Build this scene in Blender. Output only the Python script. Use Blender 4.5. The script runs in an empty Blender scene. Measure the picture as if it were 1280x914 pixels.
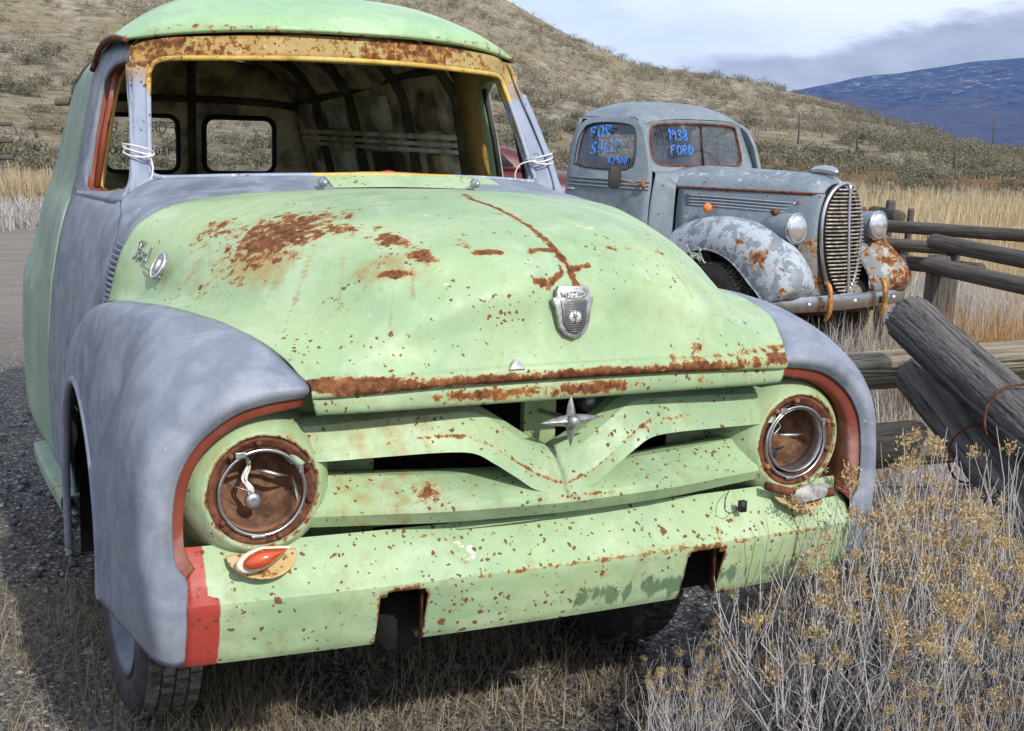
import bpy, math, random
import numpy as np
from mathutils import Matrix, Vector
R = math.radians
random.seed(7); rng = np.random.default_rng(7)
scene = bpy.context.scene
COL = scene.collection

# ------------------------------------------------------------------ camera
cam_d = bpy.data.cameras.new('camera'); cam = bpy.data.objects.new('camera', cam_d); COL.objects.link(cam)
CAM = np.array([-1.437, -2.643, 1.655])
_y, _p, _r = R(26.42), R(10.26), R(1.79)
fwd = Vector((math.sin(_y)*math.cos(_p), math.cos(_y)*math.cos(_p), -math.sin(_p)))
rgt = Vector((math.cos(_y), -math.sin(_y), 0)); upv = rgt.cross(fwd)
r2 = rgt*math.cos(_r) + upv*math.sin(_r); u2 = -rgt*math.sin(_r) + upv*math.cos(_r)
M = Matrix((r2, u2, -fwd)).transposed().to_4x4(); M.translation = Vector(CAM)
cam.matrix_world = M
cam_d.sensor_width = 36; cam_d.lens = 36*1647/1280
cam_d.clip_start = 0.05; cam_d.clip_end = 40000
scene.camera = cam

# ------------------------------------------------------------------ node helper
class NT:
    def __init__(s, tree): s.t = tree; s.n = tree.nodes; s.l = tree.links
    def new(s, typ, **kw):
        n = s.n.new(typ)
        for k, v in kw.items(): setattr(n, k, v)
        return n
    def put(s, sock, v):
        if hasattr(v, 'is_linked') or isinstance(v, bpy.types.NodeSocket): s.l.new(v, sock)
        elif v is not None:
            try: sock.default_value = v
            except Exception:
                sock.default_value = (v[0], v[1], v[2], 1) if hasattr(v, '__len__') else v
    def math(s, op, a, b=0.5, c=0.0, clamp=False):
        n = s.new('ShaderNodeMath', operation=op, use_clamp=clamp)
        s.put(n.inputs[0], a); s.put(n.inputs[1], b); s.put(n.inputs[2], c); return n.outputs[0]
    def vmul(s, a, b):
        n = s.new('ShaderNodeVectorMath', operation='MULTIPLY'); s.put(n.inputs[0], a); s.put(n.inputs[1], b); return n.outputs[0]
    def vadd(s, a, b):
        n = s.new('ShaderNodeVectorMath', operation='ADD'); s.put(n.inputs[0], a); s.put(n.inputs[1], b); return n.outputs[0]
    def noise(s, vec, scale, detail=4, rough=.55, dist=0):
        n = s.new('ShaderNodeTexNoise'); s.put(n.inputs['Vector'], vec); n.inputs['Scale'].default_value = scale
        n.inputs['Detail'].default_value = detail; n.inputs['Roughness'].default_value = rough; n.inputs['Distortion'].default_value = dist
        return n.outputs['Fac']
    def voro(s, vec, scale, feature='F1'):
        n = s.new('ShaderNodeTexVoronoi', feature=feature); s.put(n.inputs['Vector'], vec); n.inputs['Scale'].default_value = scale
        return n.outputs['Distance'], (n.outputs['Color'] if 'Color' in n.outputs else None)
    def ramp(s, v, lo, hi, a=0.0, b=1.0, smooth=True):
        n = s.new('ShaderNodeMapRange', interpolation_type='SMOOTHSTEP' if smooth else 'LINEAR')
        s.put(n.inputs[0], v); s.put(n.inputs[1], lo); s.put(n.inputs[2], hi); s.put(n.inputs[3], a); s.put(n.inputs[4], b); return n.outputs[0]
    def mix(s, f, a, b, mode='MIX'):
        n = s.new('ShaderNodeMix', data_type='RGBA', blend_type=mode)
        s.put(n.inputs[0], f); s.put(n.inputs[6], a if not isinstance(a, tuple) else (*a[:3], 1)); s.put(n.inputs[7], b if not isinstance(b, tuple) else (*b[:3], 1))
        return n.outputs[2]
    def attr(s, name): return s.new('ShaderNodeAttribute', attribute_name=name).outputs['Fac']
    def acol(s, name): return s.new('ShaderNodeAttribute', attribute_name=name).outputs['Color']
    def obj(s): return s.new('ShaderNodeTexCoord').outputs['Object']
    def bump(s, h, strength=.3, dist=.01, normal=None):
        n = s.new('ShaderNodeBump'); n.inputs['Strength'].default_value = strength; n.inputs['Distance'].default_value = dist
        s.put(n.inputs['Height'], h)
        if normal is not None: s.put(n.inputs['Normal'], normal)
        return n.outputs[0]

# ------------------------------------------------------------------ world
world = bpy.data.worlds.new('World'); scene.world = world; world.use_nodes = True
w = NT(world.node_tree); w.n.clear()
SUN_EL, SUN_AZ = R(36), R(176)      # azimuth clockwise from +Y
sky = w.new('ShaderNodeTexSky', sky_type='NISHITA'); sky.sun_disc = False; sky.sun_elevation = SUN_EL; sky.sun_rotation = SUN_AZ
sky.altitude = 400; sky.dust_density = 1.5
gen = w.new('ShaderNodeTexCoord').outputs['Generated']
sep = w.new('ShaderNodeSeparateXYZ'); w.put(sep.inputs[0], gen); el = sep.outputs[2]
az = w.math('ARCTAN2', sep.outputs[0], sep.outputs[1])
cv = w.vmul(gen, (1.0, 1.0, 3.2))
base = w.mix(0.75, sky.outputs[0], (5.4, 6.3, 8.2))
base = w.mix(w.ramp(w.noise(cv, 5, 6, .55), .34, .66, 0, .8), base, (7.4, 8.0, 9.2))
wobble = w.math('MULTIPLY', w.math('SUBTRACT', w.noise(cv, 9, 6, .6), .5), .075)
top = w.math('ADD', w.ramp(az, .58, .86, .048, .100, False), wobble)
bank = w.math('MULTIPLY', w.ramp(w.math('SUBTRACT', top, el), -.008, .012), w.ramp(w.math('ADD', az, wobble), .57, .62))
bank = w.math('MULTIPLY', bank, w.ramp(az, 1.1, 1.6, 1, .3))
bcol = w.mix(w.noise(cv, 22, 6, .6), (1.5, 1.8, 2.6), (4.8, 5.1, 6.1))
skyc = w.mix(w.math('MULTIPLY', bank, w.ramp(el, .022, .04, .35, .95)), base, bcol)
bg = w.new('ShaderNodeBackground'); w.put(bg.inputs[0], skyc); bg.inputs[1].default_value = 0.132
wo = w.new('ShaderNodeOutputWorld'); w.l.new(bg.outputs[0], wo.inputs[0])
# ------------------------------------------------------------------ sun
sd = bpy.data.lights.new('sun', 'SUN'); sd.energy = 3.8; sd.angle = R(0.9); sd.color = (1, .955, .87)
so = bpy.data.objects.new('sun', sd); COL.objects.link(so)
sdir = Vector((math.sin(SUN_AZ)*math.cos(SUN_EL), math.cos(SUN_AZ)*math.cos(SUN_EL), math.sin(SUN_EL)))
so.rotation_euler = sdir.to_track_quat('Z', 'Y').to_euler(); so.location = (0, 0, 30)
vs = scene.view_settings; vs.view_transform = 'Standard'; vs.look = 'None'; vs.gamma = 1; vs.use_curve_mapping = False; vs.exposure = 0.12
scene.display_settings.display_device = 'sRGB'

# ------------------------------------------------------------------ mesh helpers
class MB:
    """collects geometry for ONE mesh object"""
    def __init__(s): s.v = []; s.f = []; s.n = 0
    def add(s, V, F):
        V = np.asarray(V, float).reshape(-1, 3); s.v.append(V); s.f += [tuple(int(i)+s.n for i in f) for f in F]; s.n += len(V); return s
    def build(s, name, mat, parent=None, smooth=True, solid=0, sub=0, bevel=0, loc=None, sharp=0):
        me = bpy.data.meshes.new(name); V = np.concatenate(s.v) if s.v else np.zeros((0, 3))
        me.from_pydata(V.tolist(), [], s.f)
        if smooth: me.polygons.foreach_set('use_smooth', [True]*len(me.polygons))
        me.materials.append(mat); me.update()
        if sharp: me.set_sharp_from_angle(angle=R(sharp))
        o = bpy.data.objects.new(name, me); COL.objects.link(o)
        if parent is not None: o.parent = parent
        if loc is not None: o.location = loc
        if bevel:
            m = o.modifiers.new('b', 'BEVEL'); m.width = bevel; m.segments = 2; m.limit_method = 'ANGLE'; m.angle_limit = R(35)
            m.harden_normals = False
        if solid:
            m = o.modifiers.new('s', 'SOLIDIFY'); m.thickness = abs(solid); m.offset = -1 if solid > 0 else 1
        if sub:
            m = o.modifiers.new('u', 'SUBSURF'); m.levels = m.render_levels = sub
        return o

def cr1(P, n, closed=False):
    P = np.asarray(P, float); k = len(P); out = []
    if closed: Q = np.concatenate([P[-1:], P, P[:2]]); segs = k
    else: Q = np.concatenate([2*P[:1]-P[1:2], P, 2*P[-1:]-P[-2:-1]]); segs = k-1
    for i in range(segs):
        a, b, c, d = Q[i], Q[i+1], Q[i+2], Q[i+3]
        for j in range(n):
            t = j/n; out.append(.5*((2*b)+(-a+c)*t+(2*a-5*b+4*c-d)*t*t+(-a+3*b-3*c+d)*t**3))
    if not closed: out.append(P[-1])
    return np.array(out)

def grid_faces(nr, nc, closed=False, holes=None):
    F = []
    for i in range(nr-1):
        for j in range(nc if closed else nc-1):
            j2 = (j+1) % nc
            if holes and holes(i, j): continue
            F.append((i*nc+j, i*nc+j2, (i+1)*nc+j2, (i+1)*nc+j))
    return F

def loft(rows, nu=4, nv=4, mirror=0, flip=False):
    """rows: list of equal length point lists -> smooth grid. mirror=-1 negates x"""
    A = np.array([cr1(r, nv) for r in rows])             # nr, m, 3
    B = cr1(A.reshape(len(rows), -1), nu).reshape(-1, A.shape[1], 3)
    F = grid_faces(B.shape[0], B.shape[1])
    V = B.reshape(-1, 3).copy()
    if mirror == -1: V[:, 0] *= -1
    if (mirror == -1) != flip: F = [f[::-1] for f in F]
    return V, F

def sym_row(r):  # r from centre outwards with x>=0 -> full row from -x to +x
    r = np.array(r, float); l = r[::-1].copy(); l[:, 0] *= -1
    return np.concatenate([l[:-1], r])

def tube(P, rad, sides=8, caps=True, squash=None):
    P = np.asarray(P, float); n = len(P); rad = np.ones(n)*rad if np.isscalar(rad) else np.asarray(rad, float)
    T = np.gradient(P, axis=0); T /= np.linalg.norm(T, axis=1)[:, None]+1e-12
    up = np.array([0, 0, 1.]) if abs(T[0][2]) < .9 else np.array([1., 0, 0])
    V = []
    N = np.cross(T[0], up); N /= np.linalg.norm(N)
    for i in range(n):
        N = N - T[i]*np.dot(N, T[i]); N /= np.linalg.norm(N)+1e-12; B = np.cross(T[i], N)
        a = np.arange(sides)*2*math.pi/sides
        V.append(P[i]+rad[i]*(np.cos(a)[:, None]*N+np.sin(a)[:, None]*B))
    F = grid_faces(n, sides, closed=True)
    V = np.concatenate(V)
    if caps: F = F+[tuple(range(sides))[::-1], tuple((n-1)*sides+i for i in range(sides))]
    return V, F

def box(c, s, rot=0.0):
    x, y, z = np.array(s)/2
    V = np.array([(-x, -y, -z), (x, -y, -z), (x, y, -z), (-x, y, -z), (-x, -y, z), (x, -y, z), (x, y, z), (-x, y, z)])
    cs, sn = math.cos(rot), math.sin(rot)
    V = np.stack([V[:, 0]*cs-V[:, 1]*sn, V[:, 0]*sn+V[:, 1]*cs, V[:, 2]], 1)+np.array(c)
    return V, [(0, 3, 2, 1), (4, 5, 6, 7), (0, 1, 5, 4), (1, 2, 6, 5), (2, 3, 7, 6), (3, 0, 4, 7)]

def revolve(prof, c, axis='y', n=40, squash=1.0):
    """prof: (radius, offset along axis)"""
    a = np.arange(n)*2*math.pi/n; V = []
    for r, h in prof:
        ca, sa = np.cos(a)*r, np.sin(a)*r*squash
        if axis == 'y': V.append(np.stack([ca, np.full(n, h), sa], 1))
        elif axis == 'x': V.append(np.stack([np.full(n, h), ca, sa], 1))
        else: V.append(np.stack([ca, sa, np.full(n, h)], 1))
    return np.concatenate(V)+np.array(c), grid_faces(len(prof), n, closed=True)

def extrude_poly(P2, o, u, v, d):
    """closed 2D polygon in frame (o,u,v) with thickness d along normal"""
    o, u, v = map(lambda q: np.array(q, float), (o, u, v)); nrm = np.cross(u, v); nrm /= np.linalg.norm(nrm)
    A = np.array([o+u*p[0]+v*p[1] for p in P2]); n = len(A); B = A+nrm*d
    F = [tuple(range(n))[::-1], tuple(range(n, 2*n))]+[(i, (i+1) % n, n+(i+1) % n, n+i) for i in range(n)]
    return np.concatenate([A, B]), F

def ring(outer, inner, steps=2, mid=None):
    """bridge two closed loops with equal counts"""
    O, I = np.array(outer, float), np.array(inner, float); n = len(O)
    rows = [O+(I-O)*k/steps for k in range(steps+1)]
    return np.concatenate(rows), grid_faces(steps+1, n, closed=True)

def resample(P, n, closed=True):
    P = np.asarray(P, float); Q = np.concatenate([P, P[:1]]) if closed else P
    d = np.concatenate([[0], np.cumsum(np.linalg.norm(np.diff(Q, axis=0), axis=1))])
    t = np.linspace(0, d[-1], n, endpoint=not closed)
    return np.stack([np.interp(t, d, Q[:, k]) for k in range(Q.shape[1])], 1)

def mir(VF, on=True):
    V, F = VF; V = np.array(V, float).copy(); V[:, 0] *= -1; return V, [f[::-1] for f in F]

def attr(o, name, fn, mat=None):
    me = o.data; n = len(me.vertices); P = np.zeros(n*3); me.vertices.foreach_get('co', P); P = P.reshape(-1, 3)
    a = me.attributes.new(name, 'FLOAT', 'POINT'); a.data.foreach_set('value', np.asarray(fn(P), np.float32)); return o

def vcol(o, name, C):
    me = o.data; a = me.attributes.new(name, 'FLOAT_COLOR', 'POINT')
    C = np.concatenate([C, np.ones((len(C), 1))], 1); a.data.foreach_set('color', C.astype(np.float32).ravel())

def blob(P, c, r):
    c = np.array(c, float); r = np.array(r, float); return np.exp(-(((P-c)/r)**2).sum(1))
def blob2(P, c, r, ang=0.0):        # in plan (x,y)
    d = P[:, :2]-np.array(c); ca, sa = math.cos(ang), math.sin(ang)
    a = d[:, 0]*ca+d[:, 1]*sa; b = -d[:, 0]*sa+d[:, 1]*ca
    return np.exp(-((a/r[0])**2+(b/r[1])**2))
def pline(P, pts, wd, dims=(0, 1)):
    """closeness to polyline in the given dims"""
    Q = P[:, dims]; best = np.full(len(P), 1e9)
    for a, b in zip(pts[:-1], pts[1:]):
        a, b = np.array(a, float), np.array(b, float); ab = b-a
        t = np.clip(((Q-a)@ab)/(ab@ab+1e-12), 0, 1); best = np.minimum(best, np.linalg.norm(Q-a-t[:, None]*ab, axis=1))
    return np.exp(-(best/wd)**2)

def tag(o, label=None, cat=None, group=None, kind=None):
    if label: o['label'] = label
    if cat: o['category'] = cat
    if group: o['group'] = group
    if kind: o['kind'] = kind
    return o
def empty(name, loc, rz=0):
    o = bpy.data.objects.new(name, None); COL.objects.link(o); o.location = loc; o.rotation_euler = (0, 0, rz); o.empty_display_size = .2; return o

# ------------------------------------------------------------------ materials
def mat(name):
    m = bpy.data.materials.new(name); m.use_nodes = True; t = NT(m.node_tree); t.n.clear()
    b = t.new('ShaderNodeBsdfPrincipled'); o = t.new('ShaderNodeOutputMaterial'); t.l.new(b.outputs[0], o.inputs[0]); t.b = b
    return m, t
def bset(t, **kw):
    names = dict(col='Base Color', rough='Roughness', metal='Metallic', nrm='Normal', spec='Specular IOR Level', emis='Emission Color', es='Emission Strength', alpha='Alpha', trans='Transmission Weight')
    for k, v in kw.items(): t.put(t.b.inputs[names[k]], (*v, 1) if isinstance(v, tuple) and len(v) == 3 else v)
def simple(name, col, rough=.6, metal=0, var=.25, scale=12, bump=.15, bd=.004, spec=.5):
    m, t = mat(name); P = t.obj(); n = t.noise(P, scale, 6, .62)
    c2 = tuple(min(1, c*(1+var)) for c in col); c1 = tuple(c*(1-var) for c in col)
    bset(t, col=t.mix(t.ramp(n, .3, .7), c1, c2), rough=rough, metal=metal, nrm=t.bump(t.noise(P, scale*6, 4), bump, bd), spec=spec); return m

def painted(name, base, var, alt=(.3, .05, .03), bare=(.62, .58, .5), speck=.55, rough=.48, rustmix=1.0, mottled=None, speckscale=34, barescale=30, rustscale=38):
    m, t = mat(name); P = t.obj()
    nlo = t.noise(P, 2.6, 4, .5); nmid = t.noise(P, 13, 8, .68); nhi = t.noise(P, 70, 5, .65)
    streak = t.noise(t.vmul(P, (26, 26, 2.2)), 1, 5, .6)
    c = t.mix(t.ramp(nlo, .33, .67), base, var)
    c = t.mix(t.ramp(t.noise(P, 7, 6, .6), .52, .78, 0, .45), c, tuple(min(1, x*1.28+.03) for x in base))
    if not mottled: c = t.mix(t.ramp(t.noise(P, 4.2, 7, .66, .4), .48, .66, 0, .6), c, tuple(min(1, x*.75+.19) for x in base)); c = t.mix(t.ramp(t.noise(t.vmul(P, (1, 1, .35)), 16, 6, .7), .54, .74, 0, .5), c, (.25, .22, .09))
    if mottled: c = t.mix(t.ramp(t.noise(P, 9, 7, .62, .6), .38, .66), c, mottled)
    c = t.mix(t.math('MULTIPLY', t.ramp(nhi, .35, .75), .18), c, tuple(x*.55 for x in base))
    alt_f = t.ramp(t.math('ADD', t.attr('alt'), t.math('MULTIPLY', t.math('SUBTRACT', nmid, .5), .35)), .45, .55)
    c = t.mix(alt_f, c, t.mix(nmid, tuple(x*.7 for x in alt), tuple(min(1, x*1.35) for x in alt)))
    bf = t.ramp(t.math('ADD', t.attr('bare'), t.math('MULTIPLY', t.math('SUBTRACT', t.noise(P, barescale, 7, .7, .4), .5), 1.7)), .52, .60)
    c = t.mix(t.math('MULTIPLY', bf, .9), c, bare)
    # rain streaks / stains under rust
    ra = t.attr('rust')
    st = t.ramp(t.math('ADD', t.attr('stain'), t.math('MULTIPLY', t.math('SUBTRACT', streak, .5), 1.5)), .45, .95)
    c = t.mix(t.math('MULTIPLY', st, .62), c, (.30, .17, .035))
    k = t.math('ADD', ra, t.math('MULTIPLY', t.math('SUBTRACT', t.noise(P, rustscale, 9, .72, .3), .5), 1.55*rustmix))
    halo = t.ramp(k, .36, .56); rm = t.ramp(k, .50, .57)
    c = t.mix(t.math('MULTIPLY', halo, .5), c, (.40, .27, .09))
    # rust pits
    wn = t.new('ShaderNodeTexNoise'); t.put(wn.inputs['Vector'], P); wn.inputs['Scale'].default_value = 95; wn.inputs['Detail'].default_value = 4; sv = t.vadd(P, t.vmul(wn.outputs['Color'], (.016, .016, .016)))
    d, vc = t.voro(sv, speckscale); sepc = t.new('ShaderNodeSeparateColor'); t.l.new(vc, sepc.inputs[0])
    size = t.math('MULTIPLY', t.math('POWER', sepc.outputs[0], 11.0), .27)
    zone = t.ramp(t.math('ADD', t.noise(P, 6, 5, .7), t.math('MULTIPLY', t.attr('pits'), .10)), .48, .68, .28, 1.15)
    sp = t.ramp(t.math('SUBTRACT', t.math('MULTIPLY', t.math('MULTIPLY', size, zone), speck*2), d), -.015, .03)
    d2, vc2 = t.voro(sv, speckscale*3.1); sep2 = t.new('ShaderNodeSeparateColor'); t.l.new(vc2, sep2.inputs[0])
    sp2 = t.ramp(t.math('SUBTRACT', t.math('MULTIPLY', t.math('MULTIPLY', t.math('POWER', sep2.outputs[1], 6.0), zone), speck*.95), d2), -.02, .05)
    sp = t.math('MAXIMUM', sp, sp2)
    rc = t.mix(t.ramp(t.noise(P, 55, 7, .7), .32, .68), (.060, .026, .018), (.23, .092, .036))
    rc = t.mix(t.ramp(t.noise(P, 11, 4), .56, .72, 0, .5), rc, (.42, .17, .05))
    c = t.mix(t.math('MULTIPLY', sp, .93), c, (.16, .055, .02))
    c = t.mix(rm, c, t.mix(t.ramp(k, .52, .66), (.34, .135, .040), rc))
    rmask = t.math('MAXIMUM', rm, sp)
    h = t.math('ADD', t.math('MULTIPLY', rmask, t.math('ADD', t.math('MULTIPLY', nhi, 1.2), -.9)), t.math('MULTIPLY', nhi, .12))
    dent = t.bump(t.math('ADD', t.noise(P, 3.6, 3, .5), t.math('MULTIPLY', t.noise(P, 17, 3, .5), .12)), .55, .035)
    rg_ = t.ramp(t.noise(P, 8, 6, .7), .3, .7, rough-.08, rough+.22)
    bset(t, col=c, rough=t.mix(rmask, rg_, (.92,)*3), nrm=t.bump(h, .6, .003, dent), spec=t.mix(rmask, (.45,)*3, (.15,)*3))
    return m

GREEN = painted('green_paint', (.350, .462, .245), (.262, .385, .222), alt=(.34, .045, .032), speck=.62, rough=.46, bare=(.66, .62, .5))
GREEN_OLD = painted('green_paint_worn', (.27, .38, .18), (.20, .31, .15), alt=(.46, .05, .035), speck=.5, bare=(.5, .42, .3))
BODYG = painted('green_body_paint', (.270, .370, .255), (.215, .310, .270), alt=(.17, .20, .27), speck=.25, rough=.5, bare=(.4, .45, .42))
PRIMER = painted('grey_primer', (.190, .212, .262), (.150, .172, .225), mottled=(.265, .288, .340), alt=(.19, .035, .02), speck=.0, rough=.46, bare=(.5, .54, .6))
OXIDE = painted('red_oxide_primer', (.235, .052, .022), (.165, .030, .016), alt=(.2, .03, .02), speck=.3, rough=.6)
YELLOW = painted('yellowed_channel', (.62, .44, .10), (.48, .30, .06), alt=(.28, .32, .40), speck=.5, rough=.55, bare=(.7, .68, .55))
CREAM = painted('cream_rusty_plate', (.58, .46, .24), (.50, .33, .12), alt=(.5, .1, .02), speck=.7, rough=.5, bare=(.7, .68, .55))
OLDGREY = painted('weathered_grey_paint', (.185, .225, .255), (.150, .185, .215), alt=(.30, .085, .03), bare=(.40, .44, .48), speck=.5, rough=.5, mottled=(.21, .25, .285), speckscale=16, barescale=11, rustscale=15)
RUST = simple('rusty_steel', (.135, .052, .030), .85, 0, .55, 28, .6, .004, .2)
RUSTL = simple('light_rust', (.30, .135, .060), .85, 0, .5, 24, .6, .004, .2)
DARK = simple('recess_shade_black', (.012, .011, .010), .9, 0, .4, 10)  # near-black that paints the shade of hollows and parts behind openings
BLACK = simple('black_rubber', (.016, .016, .018), .62, 0, .3, 20)
TYRE = simple('old_tyre_rubber', (.045, .042, .042), .8, 0, .4, 25, .35, .004)
DUSTY = simple('dusty_tread', (.15, .135, .11), .95, 0, .65, 30, .8, .008, .1)
CHROME = simple('dull_chrome', (.55, .56, .58), .28, 1, .12, 30, .12, .001)
POT = simple('pitted_pot_metal', (.36, .36, .36), .42, .8, .35, 60, .4, .002)
STEEL = simple('galvanised_steel', (.42, .43, .44), .42, .9, .25, 30, .2, .002)
BRIGHT = simple('bright_relief', (.80, .80, .78), .4, .3, .1, 60)
WHITEWIRE = simple('white_wire', (.62, .60, .56), .6, 0, .15, 60)
INNER = simple('olive_interior', (.56, .51, .32), .75, 0, .75, 7, .3, .004)
INNERL = simple('pale_lining_panel', (.72, .68, .54), .8, 0, .45, 9, .3, .004)
INNERD = simple('dark_interior', (.085, .078, .048), .85, 0, .6, 9, .3)
MAROON = simple('maroon_paint', (.10, .016, .018), .4, 0, .35, 6, .1)
CLOTH = simple('red_cloth', (.45, .02, .05), .8, 0, .2, 40)
BLUEPEN = simple('blue_marker_paint', (.045, .25, .80), .6, 0, .12, 60)
GREENPEN = simple('green_marker_paint', (.01, .10, .05), .6, 0, .12, 60)
def lensmat(name, col):
    m, t = mat(name); P = t.obj(); bset(t, col=t.mix(t.noise(P, 40, 4), tuple(c*.6 for c in col), col), rough=.16, spec=.8, nrm=t.bump(t.noise(P, 160, 2), .15, .001)); t.b.inputs['Coat Weight'].default_value = .6; return m
AMBERRED = lensmat('red_orange_lens', (.62, .085, .012)); AMBER = lensmat('amber_lens', (.95, .22, .01))
def glass(name, tint=(.75, .8, .85), gloss=.22, rough=.04, dust_sheen=.18):
    m, t = mat(name); t.n.remove(t.b)
    tr = t.new('ShaderNodeBsdfTransparent'); tr.inputs[0].default_value = (*tint, 1)
    gl = t.new('ShaderNodeBsdfGlossy'); gl.inputs['Roughness'].default_value = rough; gl.inputs[0].default_value = (.9, .93, 1, 1)
    df = t.new('ShaderNodeBsdfDiffuse'); df.inputs[0].default_value = (.30, .33, .38, 1)  # bluish diffuse film: dust plus a painted sky reflection
    lw = t.new('ShaderNodeLayerWeight'); lw.inputs[0].default_value = .5
    a = t.new('ShaderNodeMixShader'); t.put(a.inputs[0], t.math('ADD', t.math('MULTIPLY', t.math('POWER', lw.outputs[1], 3.0), .55), gloss*.5+.04)); t.l.new(tr.outputs[0], a.inputs[1]); t.l.new(gl.outputs[0], a.inputs[2])
    b = t.new('ShaderNodeMixShader'); t.put(b.inputs[0], t.ramp(t.noise(t.obj(), 6, 6, .65), .3, .8, dust_sheen*.3, dust_sheen*1.6)); t.l.new(a.outputs[0], b.inputs[1]); t.l.new(df.outputs[0], b.inputs[2])
    out = [n for n in t.n if n.type == 'OUTPUT_MATERIAL'][0]; t.l.new(b.outputs[0], out.inputs[0]); return m
GLASS = glass('window_glass', (.74, .79, .84), .05, .03, .13); GLASSC = glass('clear_glass', (.9, .92, .92), .05, .03, .06)
def lampglass():
    m, t = mat('ribbed_lamp_glass'); P = t.obj(); wv = t.new('ShaderNodeTexWave'); wv.inputs['Scale'].default_value = 26; t.put(wv.inputs['Vector'], t.vmul(P, (1, .2, .35)))
    bset(t, col=t.mix(t.noise(P, 9, 3), (.55, .57, .6), (.92, .93, .95)), rough=.14, metal=.75, nrm=t.bump(wv.outputs['Fac'], .5, .004)); return m
LAMPG = lampglass()

# =================================================================== THE GREEN PANEL TRUCK (front grille at y=0, +x = its left side)
truck = tag(empty('panel_truck', (0, 0, 0)), 'rusty pale green panel truck with grey primer fenders, empty windshield and hollow headlights', 'truck')

_bz = [.40, .55, .75, .90, 1.10, 1.25, 1.33, 1.38, 1.45, 1.60, 1.78, 1.86, 1.93, 2.02]
_bx = [.862, .875, .880, .876, .857, .830, .808, .788, .768, .742, .703, .675, .61, .50]
def side_x(y, z):
    b = float(np.interp(z, _bz, _bx))
    if y < 1.95: b -= .10*(min(1, (1.95-y)/.85))**1.2*float(np.interp(z, [1.1, 1.36, 1.46, 1.9], [0, .15, .85, 1]))
    if y > 2.2:
        lo_ = float(np.interp(y, [2.2, 2.6, 3.0, 3.4, 3.7, 3.84], [1, 1.0, .985, .935, .88, .84])); mi = float(np.interp(y, [2.2, 2.6, 3.0, 3.4, 3.7, 3.84], [1, .975, .94, .89, .83, .79])); hi = float(np.interp(y, [2.2, 2.6, 3.0, 3.4, 3.7, 3.84], [1, .95, .88, .82, .76, .72]))
        b *= float(np.interp(z, [.98, 1.14, 1.45, 1.80], [lo_, mi, (mi+hi)/2+.01, hi]))
    return b
def SP(y, z, s=-1, off=0): return (s*(side_x(y, z)+off), y, z)

# ---- hood
HOOD = [
 [(0, 1.06, 1.457), (.3, 1.03, 1.452), (.52, 1.0, 1.440), (.68, .97, 1.415), (.77, .95, 1.37), (.812, .945, 1.31), (.830, .945, 1.26), (.842, .945, 1.21), (.853, .945, 1.165)],
 [(0, .75, 1.470), (.28, .75, 1.462), (.48, .75, 1.438), (.63, .75, 1.398), (.725, .75, 1.342), (.772, .75, 1.285), (.800, .75, 1.235), (.82, .75, 1.202), (.845, .75, 1.187)],
 [(0, .5, 1.463), (.25, .5, 1.452), (.42, .5, 1.425), (.55, .5, 1.380), (.64, .5, 1.322), (.695, .5, 1.268), (.730, .5, 1.230), (.760, .5, 1.210), (.790, .5, 1.205)],
 [(0, .3, 1.443), (.2, .3, 1.435), (.35, .3, 1.412), (.46, .3, 1.372), (.55, .3, 1.316), (.61, .3, 1.262), (.65, .3, 1.226), (.69, .3, 1.207), (.738, .3, 1.203)],
 [(0, .12, 1.405), (.17, .12, 1.397), (.3, .12, 1.372), (.40, .12, 1.329), (.48, .12, 1.274), (.535, .12, 1.229), (.58, .12, 1.200), (.625, .12, 1.187), (.683, .12, 1.184)],
 [(0, .03, 1.362), (.15, .03, 1.353), (.27, .03, 1.325), (.37, .03, 1.281), (.45, .03, 1.232), (.51, .03, 1.192), (.555, .03, 1.169), (.60, .03, 1.158), (.646, .03, 1.153)],
 [(0, -.018, 1.305), (.15, -.018, 1.297), (.27, -.018, 1.270), (.37, -.015, 1.232), (.45, -.012, 1.191), (.51, -.010, 1.160), (.555, -.008, 1.141), (.595, -.008, 1.133), (.630, -.012, 1.128)],
 [(0, -.034, 1.225), (.15, -.034, 1.219), (.27, -.034, 1.200), (.37, -.033, 1.177), (.45, -.032, 1.154), (.51, -.031, 1.137), (.555, -.030, 1.126), (.595, -.030, 1.120), (.619, -.032, 1.116)],
 [(0, -.060, 1.142), (.15, -.060, 1.141), (.27, -.059, 1.137), (.37, -.058, 1.131), (.45, -.056, 1.125), (.51, -.054, 1.120), (.555, -.051, 1.115), (.595, -.047, 1.111), (.613, -.044, 1.108)],
 [(0, -.078, 1.127), (.15, -.077, 1.126), (.27, -.075, 1.123), (.37, -.073, 1.119), (.45, -.070, 1.114), (.51, -.067, 1.110), (.555, -.062, 1.106), (.595, -.054, 1.102), (.612, -.048, 1.100)],
 [(0, -.080, 1.110), (.15, -.079, 1.109), (.27, -.077, 1.107), (.37, -.075, 1.104), (.45, -.072, 1.100), (.51, -.068, 1.097), (.555, -.063, 1.094), (.595, -.055, 1.091), (.611, -.049, 1.090)],
 [(0, -.058, 1.100), (.15, -.058, 1.100), (.27, -.056, 1.098), (.37, -.055, 1.096), (.45, -.053, 1.093), (.51, -.05, 1.091), (.555, -.046, 1.088), (.595, -.04, 1.086), (.608, -.036, 1.085)]]
hb = MB().add(*loft([sym_row(r) for r in HOOD], 18, 16, flip=False))
hood = hb.build('hood', GREEN, truck, solid=.006)
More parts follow.
